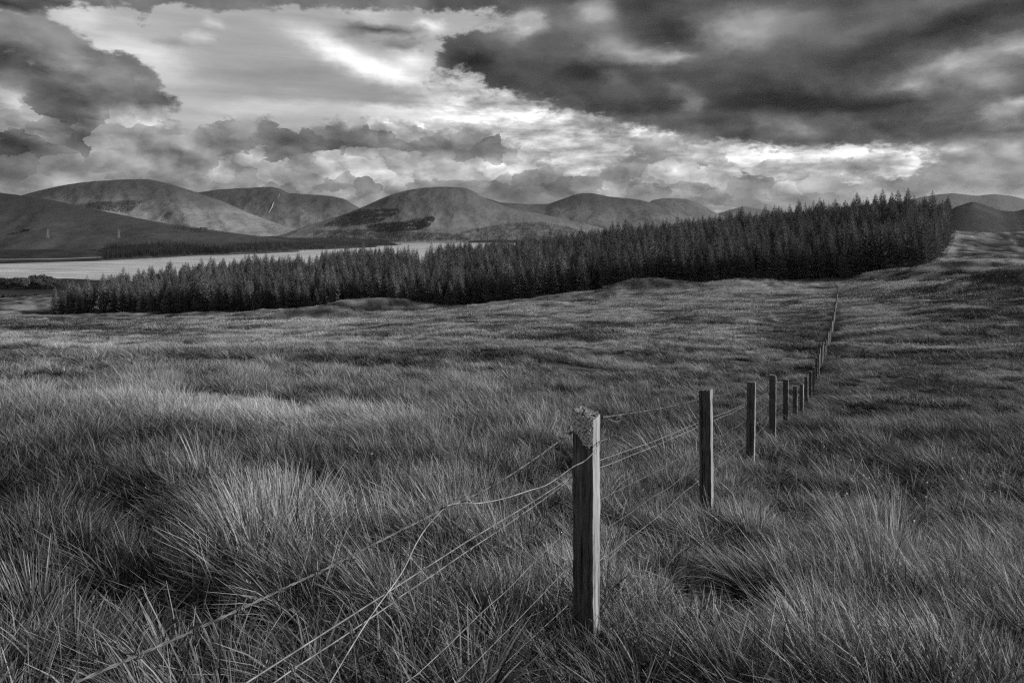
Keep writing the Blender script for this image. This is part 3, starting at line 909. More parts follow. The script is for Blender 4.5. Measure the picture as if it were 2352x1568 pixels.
# front and right-hand rows first, then a jittered planting behind them
row1 = along(front, 4.3, .7, .8)
rowr = along(RIGHT, 4.3, .5, 1.0)
gx_, gy_ = np.meshgrid(np.arange(-260, 330, 5.0), np.arange(225, 650, 5.0))
cand = np.stack([gx_.ravel(), gy_.ravel()], 1) + RNG.uniform(-1.9, 1.9, (gx_.size, 2))
cand = cand[in_poly(cand[:, 0], cand[:, 1], FOREST)]
cand = cand[RNG.random(len(cand)) > .06]
dfr = dist_line(cand[:, 0], cand[:, 1], front); drg = dist_line(cand[:, 0], cand[:, 1], RIGHT)
cand = cand[(dfr > 3.4) & (drg > 3.2)]
trees = np.concatenate([row1, rowr, cand])
df = dist_line(trees[:, 0], trees[:, 1], front)
dr = dist_line(trees[:, 0], trees[:, 1], RIGHT)
tz = ground_z(trees[:, 0], trees[:, 1]) - .15
hgt = 13.6 + 2.4 * fbm(trees[:, 0] / 40, trees[:, 1] / 40, 3) + RNG.normal(0, 2.6, len(trees))
hgt += 3.0 * (RNG.random(len(trees)) < .07)
hgt = np.maximum(hgt, 8.5)
hgt = np.where(np.arange(len(trees)) < len(row1), hgt * .95, hgt)
kind = RNG.integers(0, 7, len(trees))
kind = np.where((np.arange(len(trees)) < len(row1)) & (RNG.random(len(trees)) < .6), RNG.choice([0, 2, 5], len(trees)), kind)
spin = RNG.uniform(0, 6.28, len(trees))
fat = RNG.uniform(.85, 1.2, len(trees))
# the 300 largest in view: those nearest the front edge and the right-hand edge
order = np.argsort(np.where(np.arange(len(trees)) < len(row1), -5, np.minimum(df, dr + 1.5)))
own = set(order[:300].tolist())
G_TREES = 'spruces along the edge of the plantation'
first = {}
n_front = len(row1)
ROWLEN = n_front
right_idx = [i for i in range(n_front, n_front + len(rowr)) if i in own]


def tree_label(i):
    x, y = trees[i]
    px = CX + x / y * F
    if i < n_front:
        if i < 5:
            return 'dark spruce, %s from the far left tip of the plantation front row' % ['the very first', 'second', 'third', 'fourth', 'fifth'][i] if i else 'dark bushy spruce standing at the far left tip of the plantation', None
        if i >= n_front - 4:
            k = n_front - 1 - i
            return 'tall spruce %s of the plantation' % ['at the front right corner', 'second from the front right corner', 'third from the front right corner', 'fourth from the front right corner'][k], None
        if px < 560:
            return 'dark spruce in the front row at the low left stretch of the plantation', 'front row spruces on the low left stretch'
        if px < 1020:
            return 'dark front row spruce of the plantation behind the long grassy knoll', 'front row spruces behind the long knoll'
        if px < 1380:
            return 'dark front row spruce of the plantation between the two grassy knolls', 'front row spruces between the knolls'
        if px < 1600:
            return 'dark front row spruce of the plantation behind the small round knoll', 'front row spruces behind the round knoll'
        return 'dark front row spruce of the plantation near the far end of the wire fence', 'front row spruces by the far fence end'
    if i in right_idx:
        return 'spruce in the sunlit right flank of the plantation, beside the upper field', 'spruces on the sunlit right flank'
    for lim, where in [(560, 'at the low left stretch of the plantation'), (1020, 'of the plantation behind the long grassy knoll'), (1380, 'of the plantation between the two grassy knolls'),
                       (1600, 'of the plantation behind the small round knoll'), (1960, 'of the plantation near the far end of the wire fence'), (9999, 'by the right corner of the plantation')]:
        if px < lim:
            return 'second rank spruce ' + where, 'second rank spruces ' + where


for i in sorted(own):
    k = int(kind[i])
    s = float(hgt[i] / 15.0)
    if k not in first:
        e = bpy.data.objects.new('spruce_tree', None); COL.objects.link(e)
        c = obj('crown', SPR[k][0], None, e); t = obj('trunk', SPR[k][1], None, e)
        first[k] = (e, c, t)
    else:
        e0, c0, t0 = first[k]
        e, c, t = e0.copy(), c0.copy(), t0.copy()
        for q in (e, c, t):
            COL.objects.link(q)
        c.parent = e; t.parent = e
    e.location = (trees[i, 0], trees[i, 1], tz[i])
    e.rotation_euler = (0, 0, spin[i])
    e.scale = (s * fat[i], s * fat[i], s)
    e.empty_display_size = .5
    lab, grp = tree_label(i)
    e['label'] = lab; e['category'] = 'tree'
    if grp:
        e['group'] = grp
    elif 'group' in e.keys():
        del e['group']
rest = np.array([i for i in range(len(trees)) if i not in own])
M7 = [joined('spruce', p) for p in SPR]
scatter('forest', None, M7, np.column_stack([trees[rest], tz[rest]]), np.column_stack([0 * rest, 0 * rest, spin[rest]]),
        np.column_stack([hgt[rest] / 15 * fat[rest], hgt[rest] / 15 * fat[rest], hgt[rest] / 15]), kind[rest],
        kind='stuff', label='mass of spruce trees filling the plantation behind its edge', category='forest')

# ------------------------------------------------------------------ woods beyond the loch
F3 = [joined('far_spruce', p) for p in SPR_FAR]
for q in F3:
    q.materials[0] = M_NEEDLE_FAR


def wood_points(poly, dens, Yr, surface=None):
    """points of a wood whose outline on the ground is a polygon in plan"""
    p = np.array(poly, float)
    lo, hi = p.min(0), p.max(0)
    n = int((hi[0] - lo[0]) * (hi[1] - lo[1]) * dens)
    q = RNG.uniform(lo, hi, (n, 2))
    return q[in_poly(q[:, 0], q[:, 1], p)]


def plan(lst):
    return [((x - CX) / F * Y, Y) for x, Y in lst]


def hill_z(name, x, y):
    """height of a hill's surface under plan points"""
    u, v, Yg, z, D, sh = HILLS[name]
    x = x - (y - D) * sh
    fu = np.interp(x, u, np.arange(len(u)))
    i0 = np.clip(fu.astype(int), 0, len(u) - 2); a = fu - i0
    out = np.full(x.shape, -50.0)
    for k in range(len(x)):
        if not u[0] <= x[k] <= u[-1]:
            continue
        col = Yg[:, i0[k]] * (1 - a[k]) + Yg[:, i0[k] + 1] * a[k]
        zc = z[:, i0[k]] * (1 - a[k]) + z[:, i0[k] + 1] * a[k]
        if col[0] <= y[k] <= col[-1]:
            out[k] = np.interp(y[k], col, zc)
    return out


def surface_z(x, y):
    s = ground_z(x, y)
    for nm in HILLS:
        s = np.maximum(s, hill_z(nm, x, y))
    return s


def ray_place(px, py, name):
    """where the sight line through a pixel meets a hill: plan point and height"""
    u, v, Yg, z, D, sh = HILLS[name]
    out = []
    px, py = np.asarray(px, float), np.asarray(py, float)
    Ys = np.linspace(Yg.min(), Yg.max(), 240)
    cols = np.linspace(px.min(), px.max(), 1 if np.ptp(px) == 0 else min(90, 2 * len(px)))
    tab = np.array([hill_z(name, (c - CX) / F * Ys, Ys) for c in cols])
    for a, b in zip(px, py):
        xs = (a - CX) / F * Ys
        zs = EYE - (b - HY) / F * Ys
        hz_ = tab[int(np.argmin(np.abs(cols - a)))]
        w = np.where(hz_ >= zs)[0]
        if len(w):
            out.append((xs[w[0]], Ys[w[0]], hz_[w[0]]))
    return np.array(out)


def pix_poly(poly, n):
    p = np.array(poly, float)
    q = RNG.uniform(p.min(0), p.max(0), (n, 2))
    return q[in_poly(q[:, 0], q[:, 1], p)]


far_pts, far_h = [], []


def ray_surface(px, py, Y0, Y1):
    """where sight lines meet the far ground or a hill"""
    out = []
    Ys = np.linspace(Y0, Y1, 160)
    cols = np.linspace(px.min(), px.max(), 60)
    tab = np.array([surface_z((c - CX) / F * Ys, Ys) for c in cols])
    for a, b in zip(px, py):
        xs = (a - CX) / F * Ys
        sz_ = tab[int(np.argmin(np.abs(cols - a)))]
        w = np.where((sz_ >= EYE - (b - HY) / F * Ys) & (sz_ > .8))[0]
        if len(w):
            out.append((xs[w[0]], Ys[w[0]], sz_[w[0]]))
    return np.array(out)


for poly, n, h0 in [
    ([(240, 572), (300, 566), (380, 562), (470, 566), (525, 574), (525, 584), (470, 585), (330, 592), (240, 596)], 2400, 19),
    ([(505, 566), (600, 558), (760, 556), (880, 558), (905, 562), (860, 566), (760, 571), (684, 576), (610, 580), (525, 582)], 2400, 15),
]:
    q = pix_poly(poly, n)
    w = ray_surface(q[:, 0], q[:, 1], 1900, 3900)
    far_pts.append(w); far_h.append(np.full(len(w), h0))
# planted blocks and birch wood on the lochside hill
for poly, n, h0 in [
    ([(790, 494), (830, 481), (916, 480), (918, 490), (868, 513), (800, 520), (740, 520)], 9000, 12),
    ([(840, 520), (870, 514), (930, 511), (994, 498), (1000, 504), (985, 522), (960, 530), (860, 534)], 8500, 13),
    ([(720, 530), (860, 528), (960, 534), (1050, 540), (1080, 552), (900, 556), (720, 552)], 8000, 11),
    ([(1045, 536), (1100, 526), (1170, 514), (1240, 511), (1300, 520), (1360, 538), (1340, 556), (1060, 556)], 6500, 12),
]:
    q = pix_poly(poly, n)
    q = q[fbm(q[:, 0] / 14, q[:, 1] / 6, 3) > -.22]
    w = ray_place(q[:, 0], q[:, 1], 'lochside_hill')
    far_pts.append(w); far_h.append(np.full(len(w), h0))
for poly, n in [([(165, 474), (230, 464), (330, 462), (316, 476), (290, 492), (220, 482)], 3600)]:
    q = pix_poly(poly, n)
    w = ray_place(q[:, 0], q[:, 1], 'broad_hill')
    far_pts.append(w); far_h.append(np.full(len(w), 13))
q = pix_poly([(390, 514), (430, 517), (470, 527), (500, 533), (440, 531), (400, 523)], 500)
w = ray_place(q[:, 0], q[:, 1] + 3, 'dark_hillside'); far_pts.append(w); far_h.append(np.full(len(w), 12))
FP = np.concatenate(far_pts); FH = np.concatenate(far_h) * RNG.uniform(.7, 1.25, len(FP))
nF = len(FP)
scatter('far_woodland', None, F3, FP - [0, 0, .4], np.column_stack([np.zeros((nF, 2)), RNG.uniform(0, 6.28, nF)]),
        np.column_stack([FH / 15 * 1.6, FH / 15 * 1.6, FH / 15]), RNG.integers(0, 3, nF), kind='stuff', label='dark woods along the far shore and the hills beyond', category='forest')

# ------------------------------------------------------------------ grass
M_GRASS, K, out = mat_new('moor_grass')
a = K.new('ShaderNodeAttribute', attribute_name='shade').outputs['Fac']
tip = K.new('ShaderNodeAttribute', attribute_name='tip').outputs['Fac']
ti = K.new('ShaderNodeAttribute', attribute_name='tone', attribute_type='INSTANCER').outputs['Fac']
oi = K.new('ShaderNodeObjectInfo').outputs['Random']
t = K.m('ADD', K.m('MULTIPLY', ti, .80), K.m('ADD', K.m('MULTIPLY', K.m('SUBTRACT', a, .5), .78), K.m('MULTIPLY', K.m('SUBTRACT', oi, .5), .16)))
# green low, bleached straw at the tip; the dark base also paints in shade
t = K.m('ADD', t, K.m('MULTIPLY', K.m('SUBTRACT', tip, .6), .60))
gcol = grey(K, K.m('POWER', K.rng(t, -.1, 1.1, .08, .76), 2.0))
d = K.new('ShaderNodeBsdfDiffuse'); K.put(d.inputs[0], gcol)
tr = K.new('ShaderNodeBsdfTranslucent'); K.put(tr.inputs[0], gcol)
gl = K.new('ShaderNodeBsdfGlossy'); gl.inputs['Roughness'].default_value = .45; K.put(gl.inputs[0], (.5, .5, .5, 1))
mx = K.new('ShaderNodeMixShader'); mx.inputs[0].default_value = .12
K.put(mx.inputs[1], d.outputs[0]); K.put(mx.inputs[2], tr.outputs[0])
mx2 = K.new('ShaderNodeMixShader'); mx2.inputs[0].default_value = .05
K.put(mx2.inputs[1], mx.outputs[0]); K.put(mx2.inputs[2], gl.outputs[0])
K.put(out.inputs[0], mx2.outputs[0])


def tuft(seed, n, radius, lmin, lmax, width, lean, splay, bend, heads=0.0, arch=0.0, segs=3):
    """a tuft of blades leaning towards local +X"""
    r = random.Random(seed)
    vs, fs, sh, tp = [], [], [], []
    for b in range(n):
        a = r.uniform(0, 6.283); q = radius * sqrt(r.random())
        x0, y0 = q * cos(a), q * sin(a)
        L = r.uniform(lmin, lmax)
        # starting direction: outward from the middle plus the wind
        ox, oy = cos(a) * splay * (q / max(radius, .01)), sin(a) * splay * (q / max(radius, .01))
        d = Vector((ox + lean * r.uniform(.4, 1.4) + r.gauss(0, .22), oy + r.gauss(0, .26), 1)).normalized()
        w = width * r.uniform(.6, 1.25)
        side = Vector((-d.y + r.gauss(0, .5), d.x + r.gauss(0, .5), 0))
        if side.length < .05:
            side = Vector((1, 0, 0))
        side.normalize()
        droop = Vector((lean * .9 + ox, oy, -bend)) * r.uniform(.4, 1.3)
        if r.random() < arch:
            droop = Vector((cos(a) * 1.2 + lean, sin(a) * 1.2, -1.9 * bend - .9))
        p = Vector((x0, y0, -.04)); s = r.random()
        base = len(vs)
        for k in range(segs + 1):
            f = k / segs
            ww = w * (1 - f) ** .7 if k < segs else w * .12
            vs.append(tuple(p - side * ww * .5)); vs.append(tuple(p + side * ww * .5))
            sh += [s, s]; tp += [f, f]
            dd = (d + droop * f * .8).normalized()
            p = p + dd * (L / segs)
        for k in range(segs):
            i = base + 2 * k
            fs.append((i, i + 1, i + 3, i + 2))
        if r.random() < heads:
            top = Vector(vs[-1])
            for q in range(3):
                e = top - d * (.012 * q)
                i = len(vs)
                g = Vector((r.gauss(0, .002), r.gauss(0, .002), 0))
                vs += [tuple(e), tuple(e + Vector((.0022, .001, .007)) + g), tuple(e + Vector((0, .001, .015)) + g), tuple(e + Vector((-.0018, 0, .006)) + g)]
                sh += [1] * 4; tp += [1.2] * 4
                fs.append((i, i + 1, i + 2, i + 3))
    me = mesh_np('grass_tuft', np.array(vs), np.array(fs))
    attr(me, 'shade', sh); attr(me, 'tip', tp)
    me.materials.append(M_GRASS)
    return me


NEAR = [tuft(1, 50, .07, .24, .50, .0088, .45, .40, .40), tuft(2, 44, .09, .16, .40, .0098, .30, .60, .60), tuft(3, 50, .06, .28, .56, .0080, .55, .30, .35, .03), tuft(4, 40, .09, .22, .48, .0135, .25, .65, .70, 0, .45), tuft(5, 42, .11, .10, .28, .0120, .10, .70, .7, 0, .4), tuft(6, 20, .05, .34, .64, .0060, .55, .22, .35), tuft(7, 36, .12, .12, .34, .0110, .0, .9, .9, 0, .8)]
NEXT = [tuft(8, 60, .10, .22, .48, .0085, .50, .38, .40), tuft(9, 52, .12, .14, .36, .0095, .30, .60, .60, 0, .2), tuft(10, 60, .08, .28, .56, .0080, .60, .28, .35), tuft(16, 46, .12, .12, .30, .0120, .15, .65, .7, 0, .4)]
MID = [tuft(11, 66, .14, .26, .56, .013, .55, .35, .40), tuft(12, 60, .18, .16, .40, .015, .40, .50, .5), tuft(13, 66, .12, .32, .66, .012, .65, .25, .30), tuft(14, 50, .20, .12, .30, .017, .25, .5, .5)]
FAR = [tuft(21, 64, .50, .26, .56, .026, .45, .35, .4, segs=2), tuft(22, 60, .62, .12, .32, .032, .3, .4, .5, segs=2), tuft(23, 60, .42, .32, .62, .024, .5, .25, .4, segs=2)]
VFAR = [tuft(31, 50, 1.2, .24, .56, .08, .35, .3, .4, segs=2), tuft(32, 46, 1.5, .12, .34, .10, .25, .4, .5, segs=2)]


def band(r0, r1, dens, half=46):
    a = radians(half)
    n = int(a * (r1 * r1 - r0 * r0) * dens)
    r = np.sqrt(RNG.uniform(r0 * r0, r1 * r1, n)); t = RNG.uniform(-a, a, n)
    return np.column_stack([r * np.sin(t), r * np.cos(t)])


def cover(name, sources, p, smin, smax, label, wild=.55, drop=0.0, cell=1.0, tall=0.0, hm=1.0, foot=False):
    # tussocks: the growth is thick and high on the hummocks, thin and low between them
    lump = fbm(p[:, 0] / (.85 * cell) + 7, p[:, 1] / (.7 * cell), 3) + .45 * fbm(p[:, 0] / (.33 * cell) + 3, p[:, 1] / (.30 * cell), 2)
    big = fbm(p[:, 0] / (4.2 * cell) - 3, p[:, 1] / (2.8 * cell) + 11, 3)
    at_foot = (np.hypot(p[:, 0] - .316, p[:, 1] - 2.9) < .55) | (np.hypot(p[:, 0] - 1.571, p[:, 1] - 5.5) < .5) if foot else np.zeros(len(p), bool)
    off_fence = (np.abs(.9 * (p[:, 0] - (.4828 * p[:, 1] - 1.084))) > 1.3) | (p[:, 1] < 52)
    keep = off_fence & (at_foot | (RNG.random(len(p)) < np.clip(.58 + 1.7 * lump + .8 * big, .05, 1)))
    p, lump, big, at_foot = p[keep], lump[keep], big[keep], at_foot[keep]
    z = ground_z(p[:, 0], p[:, 1])
    v = veg(p[:, 0], p[:, 1], z)
    n = len(p)
    # the wind comes from the right; it eddies over the hummocks
    ang = pi + 1.3 * fbm(p[:, 0] / 5 + 2, p[:, 1] / 5, 2) + 1.7 * fbm(p[:, 0] / 1.1 + 2, p[:, 1] / 1.1, 2) + RNG.normal(0, wild, n) - .25
    s = RNG.uniform(smin, smax, n)
    hh = s * np.clip(.82 + 1.15 * lump + .75 * big, .22, 1.9) * hm
    # grazed and trodden shorter along the fence
    df_ = np.abs(.9 * (p[:, 0] - (.4828 * p[:, 1] - 1.084)))
    hh = hh * (1 - .42 * np.exp(-(df_ / .60) ** 2) * (p[:, 1] < 60))
    hh = np.where(at_foot, np.maximum(hh, .74 * s), hh)
    # right of the fence the growth is coarser and stands every way
    side = sstep(.3, 2.5, .9 * (p[:, 0] - (.4828 * p[:, 1] - 1.084))) * (p[:, 1] < 60)
    ang = ang + side * RNG.normal(0, 1.1, n) + side * 1.5 * fbm(p[:, 0] / 2.2 - 8, p[:, 1] / 2.2, 2)
    hh = hh * (1 - .18 * side)
    rot = np.column_stack([RNG.normal(0, .10, n), np.clip(.12 + .25 * big, -.1, .4) + RNG.normal(0, .10, n), ang])
    idx = RNG.integers(0, len(sources), n)
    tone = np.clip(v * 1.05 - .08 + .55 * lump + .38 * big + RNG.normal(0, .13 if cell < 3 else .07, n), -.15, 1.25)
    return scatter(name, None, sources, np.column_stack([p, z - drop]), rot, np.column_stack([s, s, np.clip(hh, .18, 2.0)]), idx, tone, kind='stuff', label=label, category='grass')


if not DEV.get('nograss'):
    p = band(1.25, 8, 300, 52)
    p = p[p[:, 1] > .9]
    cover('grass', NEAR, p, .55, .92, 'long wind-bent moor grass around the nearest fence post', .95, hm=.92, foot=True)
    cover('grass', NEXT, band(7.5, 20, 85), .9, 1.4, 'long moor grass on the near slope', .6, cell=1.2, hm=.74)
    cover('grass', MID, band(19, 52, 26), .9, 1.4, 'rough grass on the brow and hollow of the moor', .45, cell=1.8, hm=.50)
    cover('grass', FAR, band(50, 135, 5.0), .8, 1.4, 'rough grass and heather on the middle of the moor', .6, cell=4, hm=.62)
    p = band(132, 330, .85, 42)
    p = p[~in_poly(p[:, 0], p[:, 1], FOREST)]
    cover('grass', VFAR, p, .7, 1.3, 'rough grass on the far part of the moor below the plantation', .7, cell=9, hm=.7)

# ------------------------------------------------------------------ wire fence over the moor
def fence_x(Y):
    return .4828 * Y - 1.084


def fpt(px, py, off=0.0):
    """point of the fence line seen at a pixel: the line runs from front left to far right"""
    Y = (1.084 - 1.116 * off) / (.4828 - (px - CX) / F)
    return Vector(((px - CX) / F * Y, Y, EYE - (py - HY) / F * Y))


def tube(path, rad, sides=5, twist=0):
    """mesh of a wire along a path; twist > 0 winds two strands round each other"""
    P_ = [Vector(p) for p in path]
    vs, fs = [], []
    strands = 2 if twist else 1
    dist = 0.0
    for st in range(strands):
        dist = 0.0
        base = len(vs)
        for i, p in enumerate(P_):
            d = (P_[min(i + 1, len(P_) - 1)] - P_[max(i - 1, 0)])
            if d.length < 1e-6:
                d = Vector((0, 1, 0))
            d.normalize()
            s = d.cross(Vector((0, 0, 1)))
            if s.length < 1e-3:
                s = Vector((1, 0, 0))
            s.normalize(); u = s.cross(d)
            if i:
                dist += (p - P_[i - 1]).length
            c = p.copy()
            if twist:
                a = dist * 6.283 / twist + st * pi
                c = p + (s * cos(a) + u * sin(a)) * rad * .95
            for k in range(sides):
                a = 6.283 * k / sides
                vs.append(tuple(c + (s * cos(a) + u * sin(a)) * rad))
        for i in range(len(P_) - 1):
            for k in range(sides):
                a, b = base + i * sides + k, base + i * sides + (k + 1) % sides
                fs.append((a, b, b + sides, a + sides))
    return vs, fs


def resample(path, step):
    P_ = [Vector(p) for p in path]
    out = [P_[0]]
    for a, b in zip(P_, P_[1:]):
        n = max(1, int((b - a).length / step))
        for k in range(1, n + 1):
            out.append(a.lerp(b, k / n))
    return out


def curve3(path, n=8):
    """smooth path through points"""
    P_ = [Vector(p) for p in path]
    out = []
    for i in range(len(P_) - 1):
        p0, p1, p2, p3 = P_[max(i - 1, 0)], P_[i], P_[i + 1], P_[min(i + 2, len(P_) - 1)]
        for k in range(n):
            t = k / n
            out.append(.5 * ((2 * p1) + (p2 - p0) * t + (2 * p0 - 5 * p1 + 4 * p2 - p3) * t * t + (3 * p1 - p0 - 3 * p2 + p3) * t ** 3))
    out.append(P_[-1])
    return out


M_WIRE, K, out = mat_new('galvanised_wire')
pos = K.new('ShaderNodeNewGeometry').outputs['Position']
p = principled(K, out, K.rng(K.noise(pos, 25, 4, .6), .35, .65, .12, .36), .5, .5)
p.inputs['Metallic'].default_value = .35
M_RUST, K, out = mat_new('rusty_wire')
pos = K.new('ShaderNodeNewGeometry').outputs['Position']
principled(K, out, K.rng(K.noise(pos, 40, 4, .6), .35, .65, .05, .20), .7, .3)

M_POST, K, out = mat_new('weathered_post')
tc = K.new('ShaderNodeTexCoord').outputs['Object']
oi = K.new('ShaderNodeObjectInfo').outputs['Random']
off = K.v('ADD', tc, K.vec(K.m('MULTIPLY', oi, 31.0), 0.0, K.m('MULTIPLY', oi, 17.0)))
gr = K.noise(K.v('MULTIPLY', off, (60, 60, 3.2)), 1.0, 6, .65)
gr2 = K.noise(K.v('MULTIPLY', off, (220, 220, 9)), 1.0, 4, .6)
st = K.noise(K.v('MULTIPLY', off, (14, 14, 3.0)), 1.0, 5, .6)
# shade painted in dark streaks on sides away from the sun; bleached wood sunward
nx, ny, nz = K.xyz(K.new('ShaderNodeTexCoord').outputs['Normal'])
sunward = K.rng(nx, .3, .8, 0, 1, True)
shade_streak = K.rng(K.m('SUBTRACT', K.m('ADD', st, .30), K.m('MULTIPLY', sunward, .30)), .52, .72, 0, 1, True)
wood = K.rng(K.m('ADD', K.m('MULTIPLY', gr, .7), K.m('MULTIPLY', gr2, .3)), .34, .66, .16, .50)
shaded_wood = K.rng(K.m('ADD', K.m('MULTIPLY', gr, .55), K.m('MULTIPLY', gr2, .45)), .36, .64, .030, .24)
crack = K.rng(K.noise(K.v('MULTIPLY', off, (95, 95, 1.1)), 1.0, 3, .5), .60, .66, 0, 1, True)
wcol = K.m('MULTIPLY', K.mix(shade_streak, wood, shaded_wood), K.rng(crack, 0, 1, 1, .25))
principled(K, out, wcol, .85, .15, bump(K, K.m('SUBTRACT', K.m('ADD', gr, K.m('MULTIPLY', gr2, .5)), crack), .9, .008))

M_LICHEN, K, out = mat_new('lichen')
tc = K.new('ShaderNodeTexCoord').outputs['Object']
vor = K.new('ShaderNodeTexVoronoi'); K.put(vor.inputs['Vector'], tc); vor.inputs['Scale'].default_value = 95
ln = K.noise(tc, 160, 5, .7)
lc = K.m('ADD', K.m('MULTIPLY', vor.outputs['Distance'], .8), K.m('MULTIPLY', ln, .8))
principled(K, out, K.rng(lc, .62, 1.25, .92, .06), .95, .05, bump(K, ln, 1.0, .006))


M_LICHEN_CAP, K, out = mat_new('weathered_lichen')
tc = K.new('ShaderNodeTexCoord').outputs['Object']
ln = K.noise(tc, 120, 5, .75)
principled(K, out, K.rng(ln, .36, .64, .03, .34), .95, .05, bump(K, ln, 1.0, .006))


def post_mesh(seed, H, w=.093, rough=.0025, slant=.012, below=.35):
    """sawn square stake, its edges worn and its top a little out of true; faces along and across the fence"""
    r = np.random.default_rng(seed)
    n = 5; rings = 30
    ring = []
    for k in range(4 * n):
        s, t = divmod(k, n)
        a = t / n * 2 - 1
        q = [(1, a), (-a, 1), (-1, -a), (a, -1)][s]
        # rounded arrises
        x, y = q
        m = max(abs(x), abs(y)); l = sqrt(x * x + y * y)
        f = 1 - .055 * max(0, l - 1.15) / .26
        ring.append((x * f * w / 2, y * f * w / 2))
    ring = np.array(ring)
    vs = []
    for i in range(rings + 1):
        z = -below + (H + below) * i / rings
        j = r.normal(0, rough, len(ring))
        for k, (x, y) in enumerate(ring):
            sc = 1 + j[k] / w + .012 * math.sin(z * 7 + seed + k * .6)
            zz = z
            if i == rings:
                zz += slant * (x / w) * 2 + r.normal(0, .0025)
            vs.append((x * sc, y * sc, zz))
    m = len(ring)
    fs = []
    for i in range(rings):
        for k in range(m):
            fs.append((i * m + k, i * m + (k + 1) % m, (i + 1) * m + (k + 1) % m, (i + 1) * m + k))
    c = len(vs)
    vs.append((0, 0, H + .003))
    for k in range(m):
        fs.append((rings * m + k, rings * m + (k + 1) % m, c))
    return mesh_np('post', vs, fs)


fence = bpy.data.objects.new('wire_fence', None); COL.objects.link(fence)
fence.location = (fence_x(2.9), 2.9, EYE - 1.8)
fence['label'] = 'old post and wire fence running from the lower left over the moor to the plantation'
fence['category'] = 'fence'
FB = fence.location.copy()


def fpart(name, me, mat, loc=None, rotz=0.0, parent=None, **props):
    o = obj(name, me, mat, parent or fence, None, **props)
    if loc is not None:
        o.location = Vector(loc) - FB
    o.rotation_euler = (0, 0, rotz)
    return o


def fwire(name, path, rad, mat=M_WIRE, twist=0, sides=5, **props):
    vs, fs = tube(path, rad, sides, twist)
    me = smooth(mesh_np(name, [tuple(Vector(v) - FB) for v in vs], fs))
    return fpart(name, me, mat, **props)


FROT = -atan2(.435, .9)          # the posts stand square to the line of the fence
TOPS = {0: .795, 1: 1.312, 2: 1.842, 3: 2.334, 4: 2.970, 5: 3.720, 6: 4.270, 7: 4.668, 8: 5.020, 9: 5.520}
pnodes = []
generic = None
k = 0
while True:
    Y = 2.9 + 2.6 * k
    if Y > 216:
        break
    X = fence_x(Y)
    g = float(ground_z(np.array([X]), np.array([Y]))[0])
    top = EYE - TOPS[k] if k in TOPS else g + 1.06 + random.uniform(-.07, .05)
    H = max(.9, top - g)
    pnodes.append((Vector((X, Y, g)), top))
    rz = FROT + (random.uniform(-.12, .12) if k > 0 else 0)
    if k < 12:
        me = post_mesh(20 + k, H, .0945 if k == 0 else random.uniform(.088, .100), slant=[-.012, .004, .003][k] if k < 3 else random.uniform(-.008, .008))
        o = fpart('post', me, M_POST, (X, Y, g), rz)
        if k == 0:
            p0 = o; o['label'] = 'nearest post, dark on its shaded face and capped with pale lichen'
    else:
        if generic is None:
            generic = post_mesh(99, 1.06)
        o = fpart('post', generic, M_POST, (X, Y, g), rz)
        w_ = 1.0 + min(.9, .013 * max(0, Y - 30))
        H *= 1.0 + min(.22, .004 * max(0, Y - 30))
        o.scale = (w_, w_, H / 1.06)
    if k > 0:
        o.rotation_euler = (random.gauss(0, .014), random.gauss(0, .014), rz)
    k += 1
# the last stretch turns left and drops to the plantation
E0 = pnodes[-1][0]
E1 = Vector(((1912 - CX) / F * 247, 247, 0))
for q in range(1, 14):
    c = E0.lerp(E1, q / 13)
    g = float(ground_z(np.array([c.x]), np.array([c.y]))[0])
    o = fpart('post', generic, M_POST, (c.x, c.y, g), random.uniform(-.2, .2))
    o.scale = (1, 1, 1.05)
    pnodes.append((Vector((c.x, c.y, g)), g + 1.1))

# lichen crust on the weather end of the nearest post
H0 = pnodes[0][1] - pnodes[0][0].z
rl = np.random.default_rng(5)
lv, lf = [], []
nu_, nv_ = 26, 34
for a in range(nu_ + 1):
    for b in range(nv_ + 1):
        x = -.049 + .098 * a / nu_
        z = H0 + .006 - .155 * b / nv_
        lv.append((x, -.0475 - .0055 - abs(rl.normal(0, .0025)), z - .010 * (x / .0475)))
for a in range(nu_):
    for b in range(nv_):
        u = a / nu_ * 2 - 1; v = b / nv_
        lim = .62 + .30 * float(fbm(np.array([u * 1.6 + 2.2]), np.array([.3]), 2)) + .18 * u - .55 * max(0, abs(u) - .75)
        if v < lim + .10 * rl.random() and rl.random() > .04:
            i = a * (nv_ + 1) + b
            lf.append((i, i + nv_ + 1, i + nv_ + 2, i + 1))
lm = mesh_np('lichen', lv, lf)
obj('lichen', lm, M_LICHEN, p0, None, label='crusty pale lichen at the top of the nearest post')
tv_, tf_ = [], []
for a in range(17):
    for b in range(17):
        x, y = -.048 + .096 * a / 16, -.048 + .096 * b / 16
        tv_.append((x, y, H0 + .004 - .012 * (x / .0475) + abs(rl.normal(0, .004))))
for a in range(16):
    for b in range(16):
        if rl.random() > .12:
            i = a * 17 + b
            tf_.append((i, i + 17, i + 18, i + 1))
obj('lichen', mesh_np('lichen_cap', tv_, tf_), M_LICHEN_CAP, p0, None, label='dark mottled lichen on the sawn top of the nearest post')


# wires: near spans follow the photograph, the far ones hang from post to post
def hp(k, h, off=-.052, dY=0.0):
    """a point on the wire side of post k at height h above its foot"""
    c, top = pnodes[k]
    d = Vector((.435, .9, 0))
    return Vector((c.x, c.y, c.z + h)) + Vector((.9, -.435, 0)) * off + d * dY


def px_path(lst, off=-.05):
    return [fpt(x, y, off) for x, y in lst]


def z4(x, y):
    return ((900 + x / 2.541) * .9408, (1050 + y / 2.541) * .9408)


def z3(x, y):
    return ((100 + x / 2.541) * .9408, (1050 + y / 2.541) * .9408)


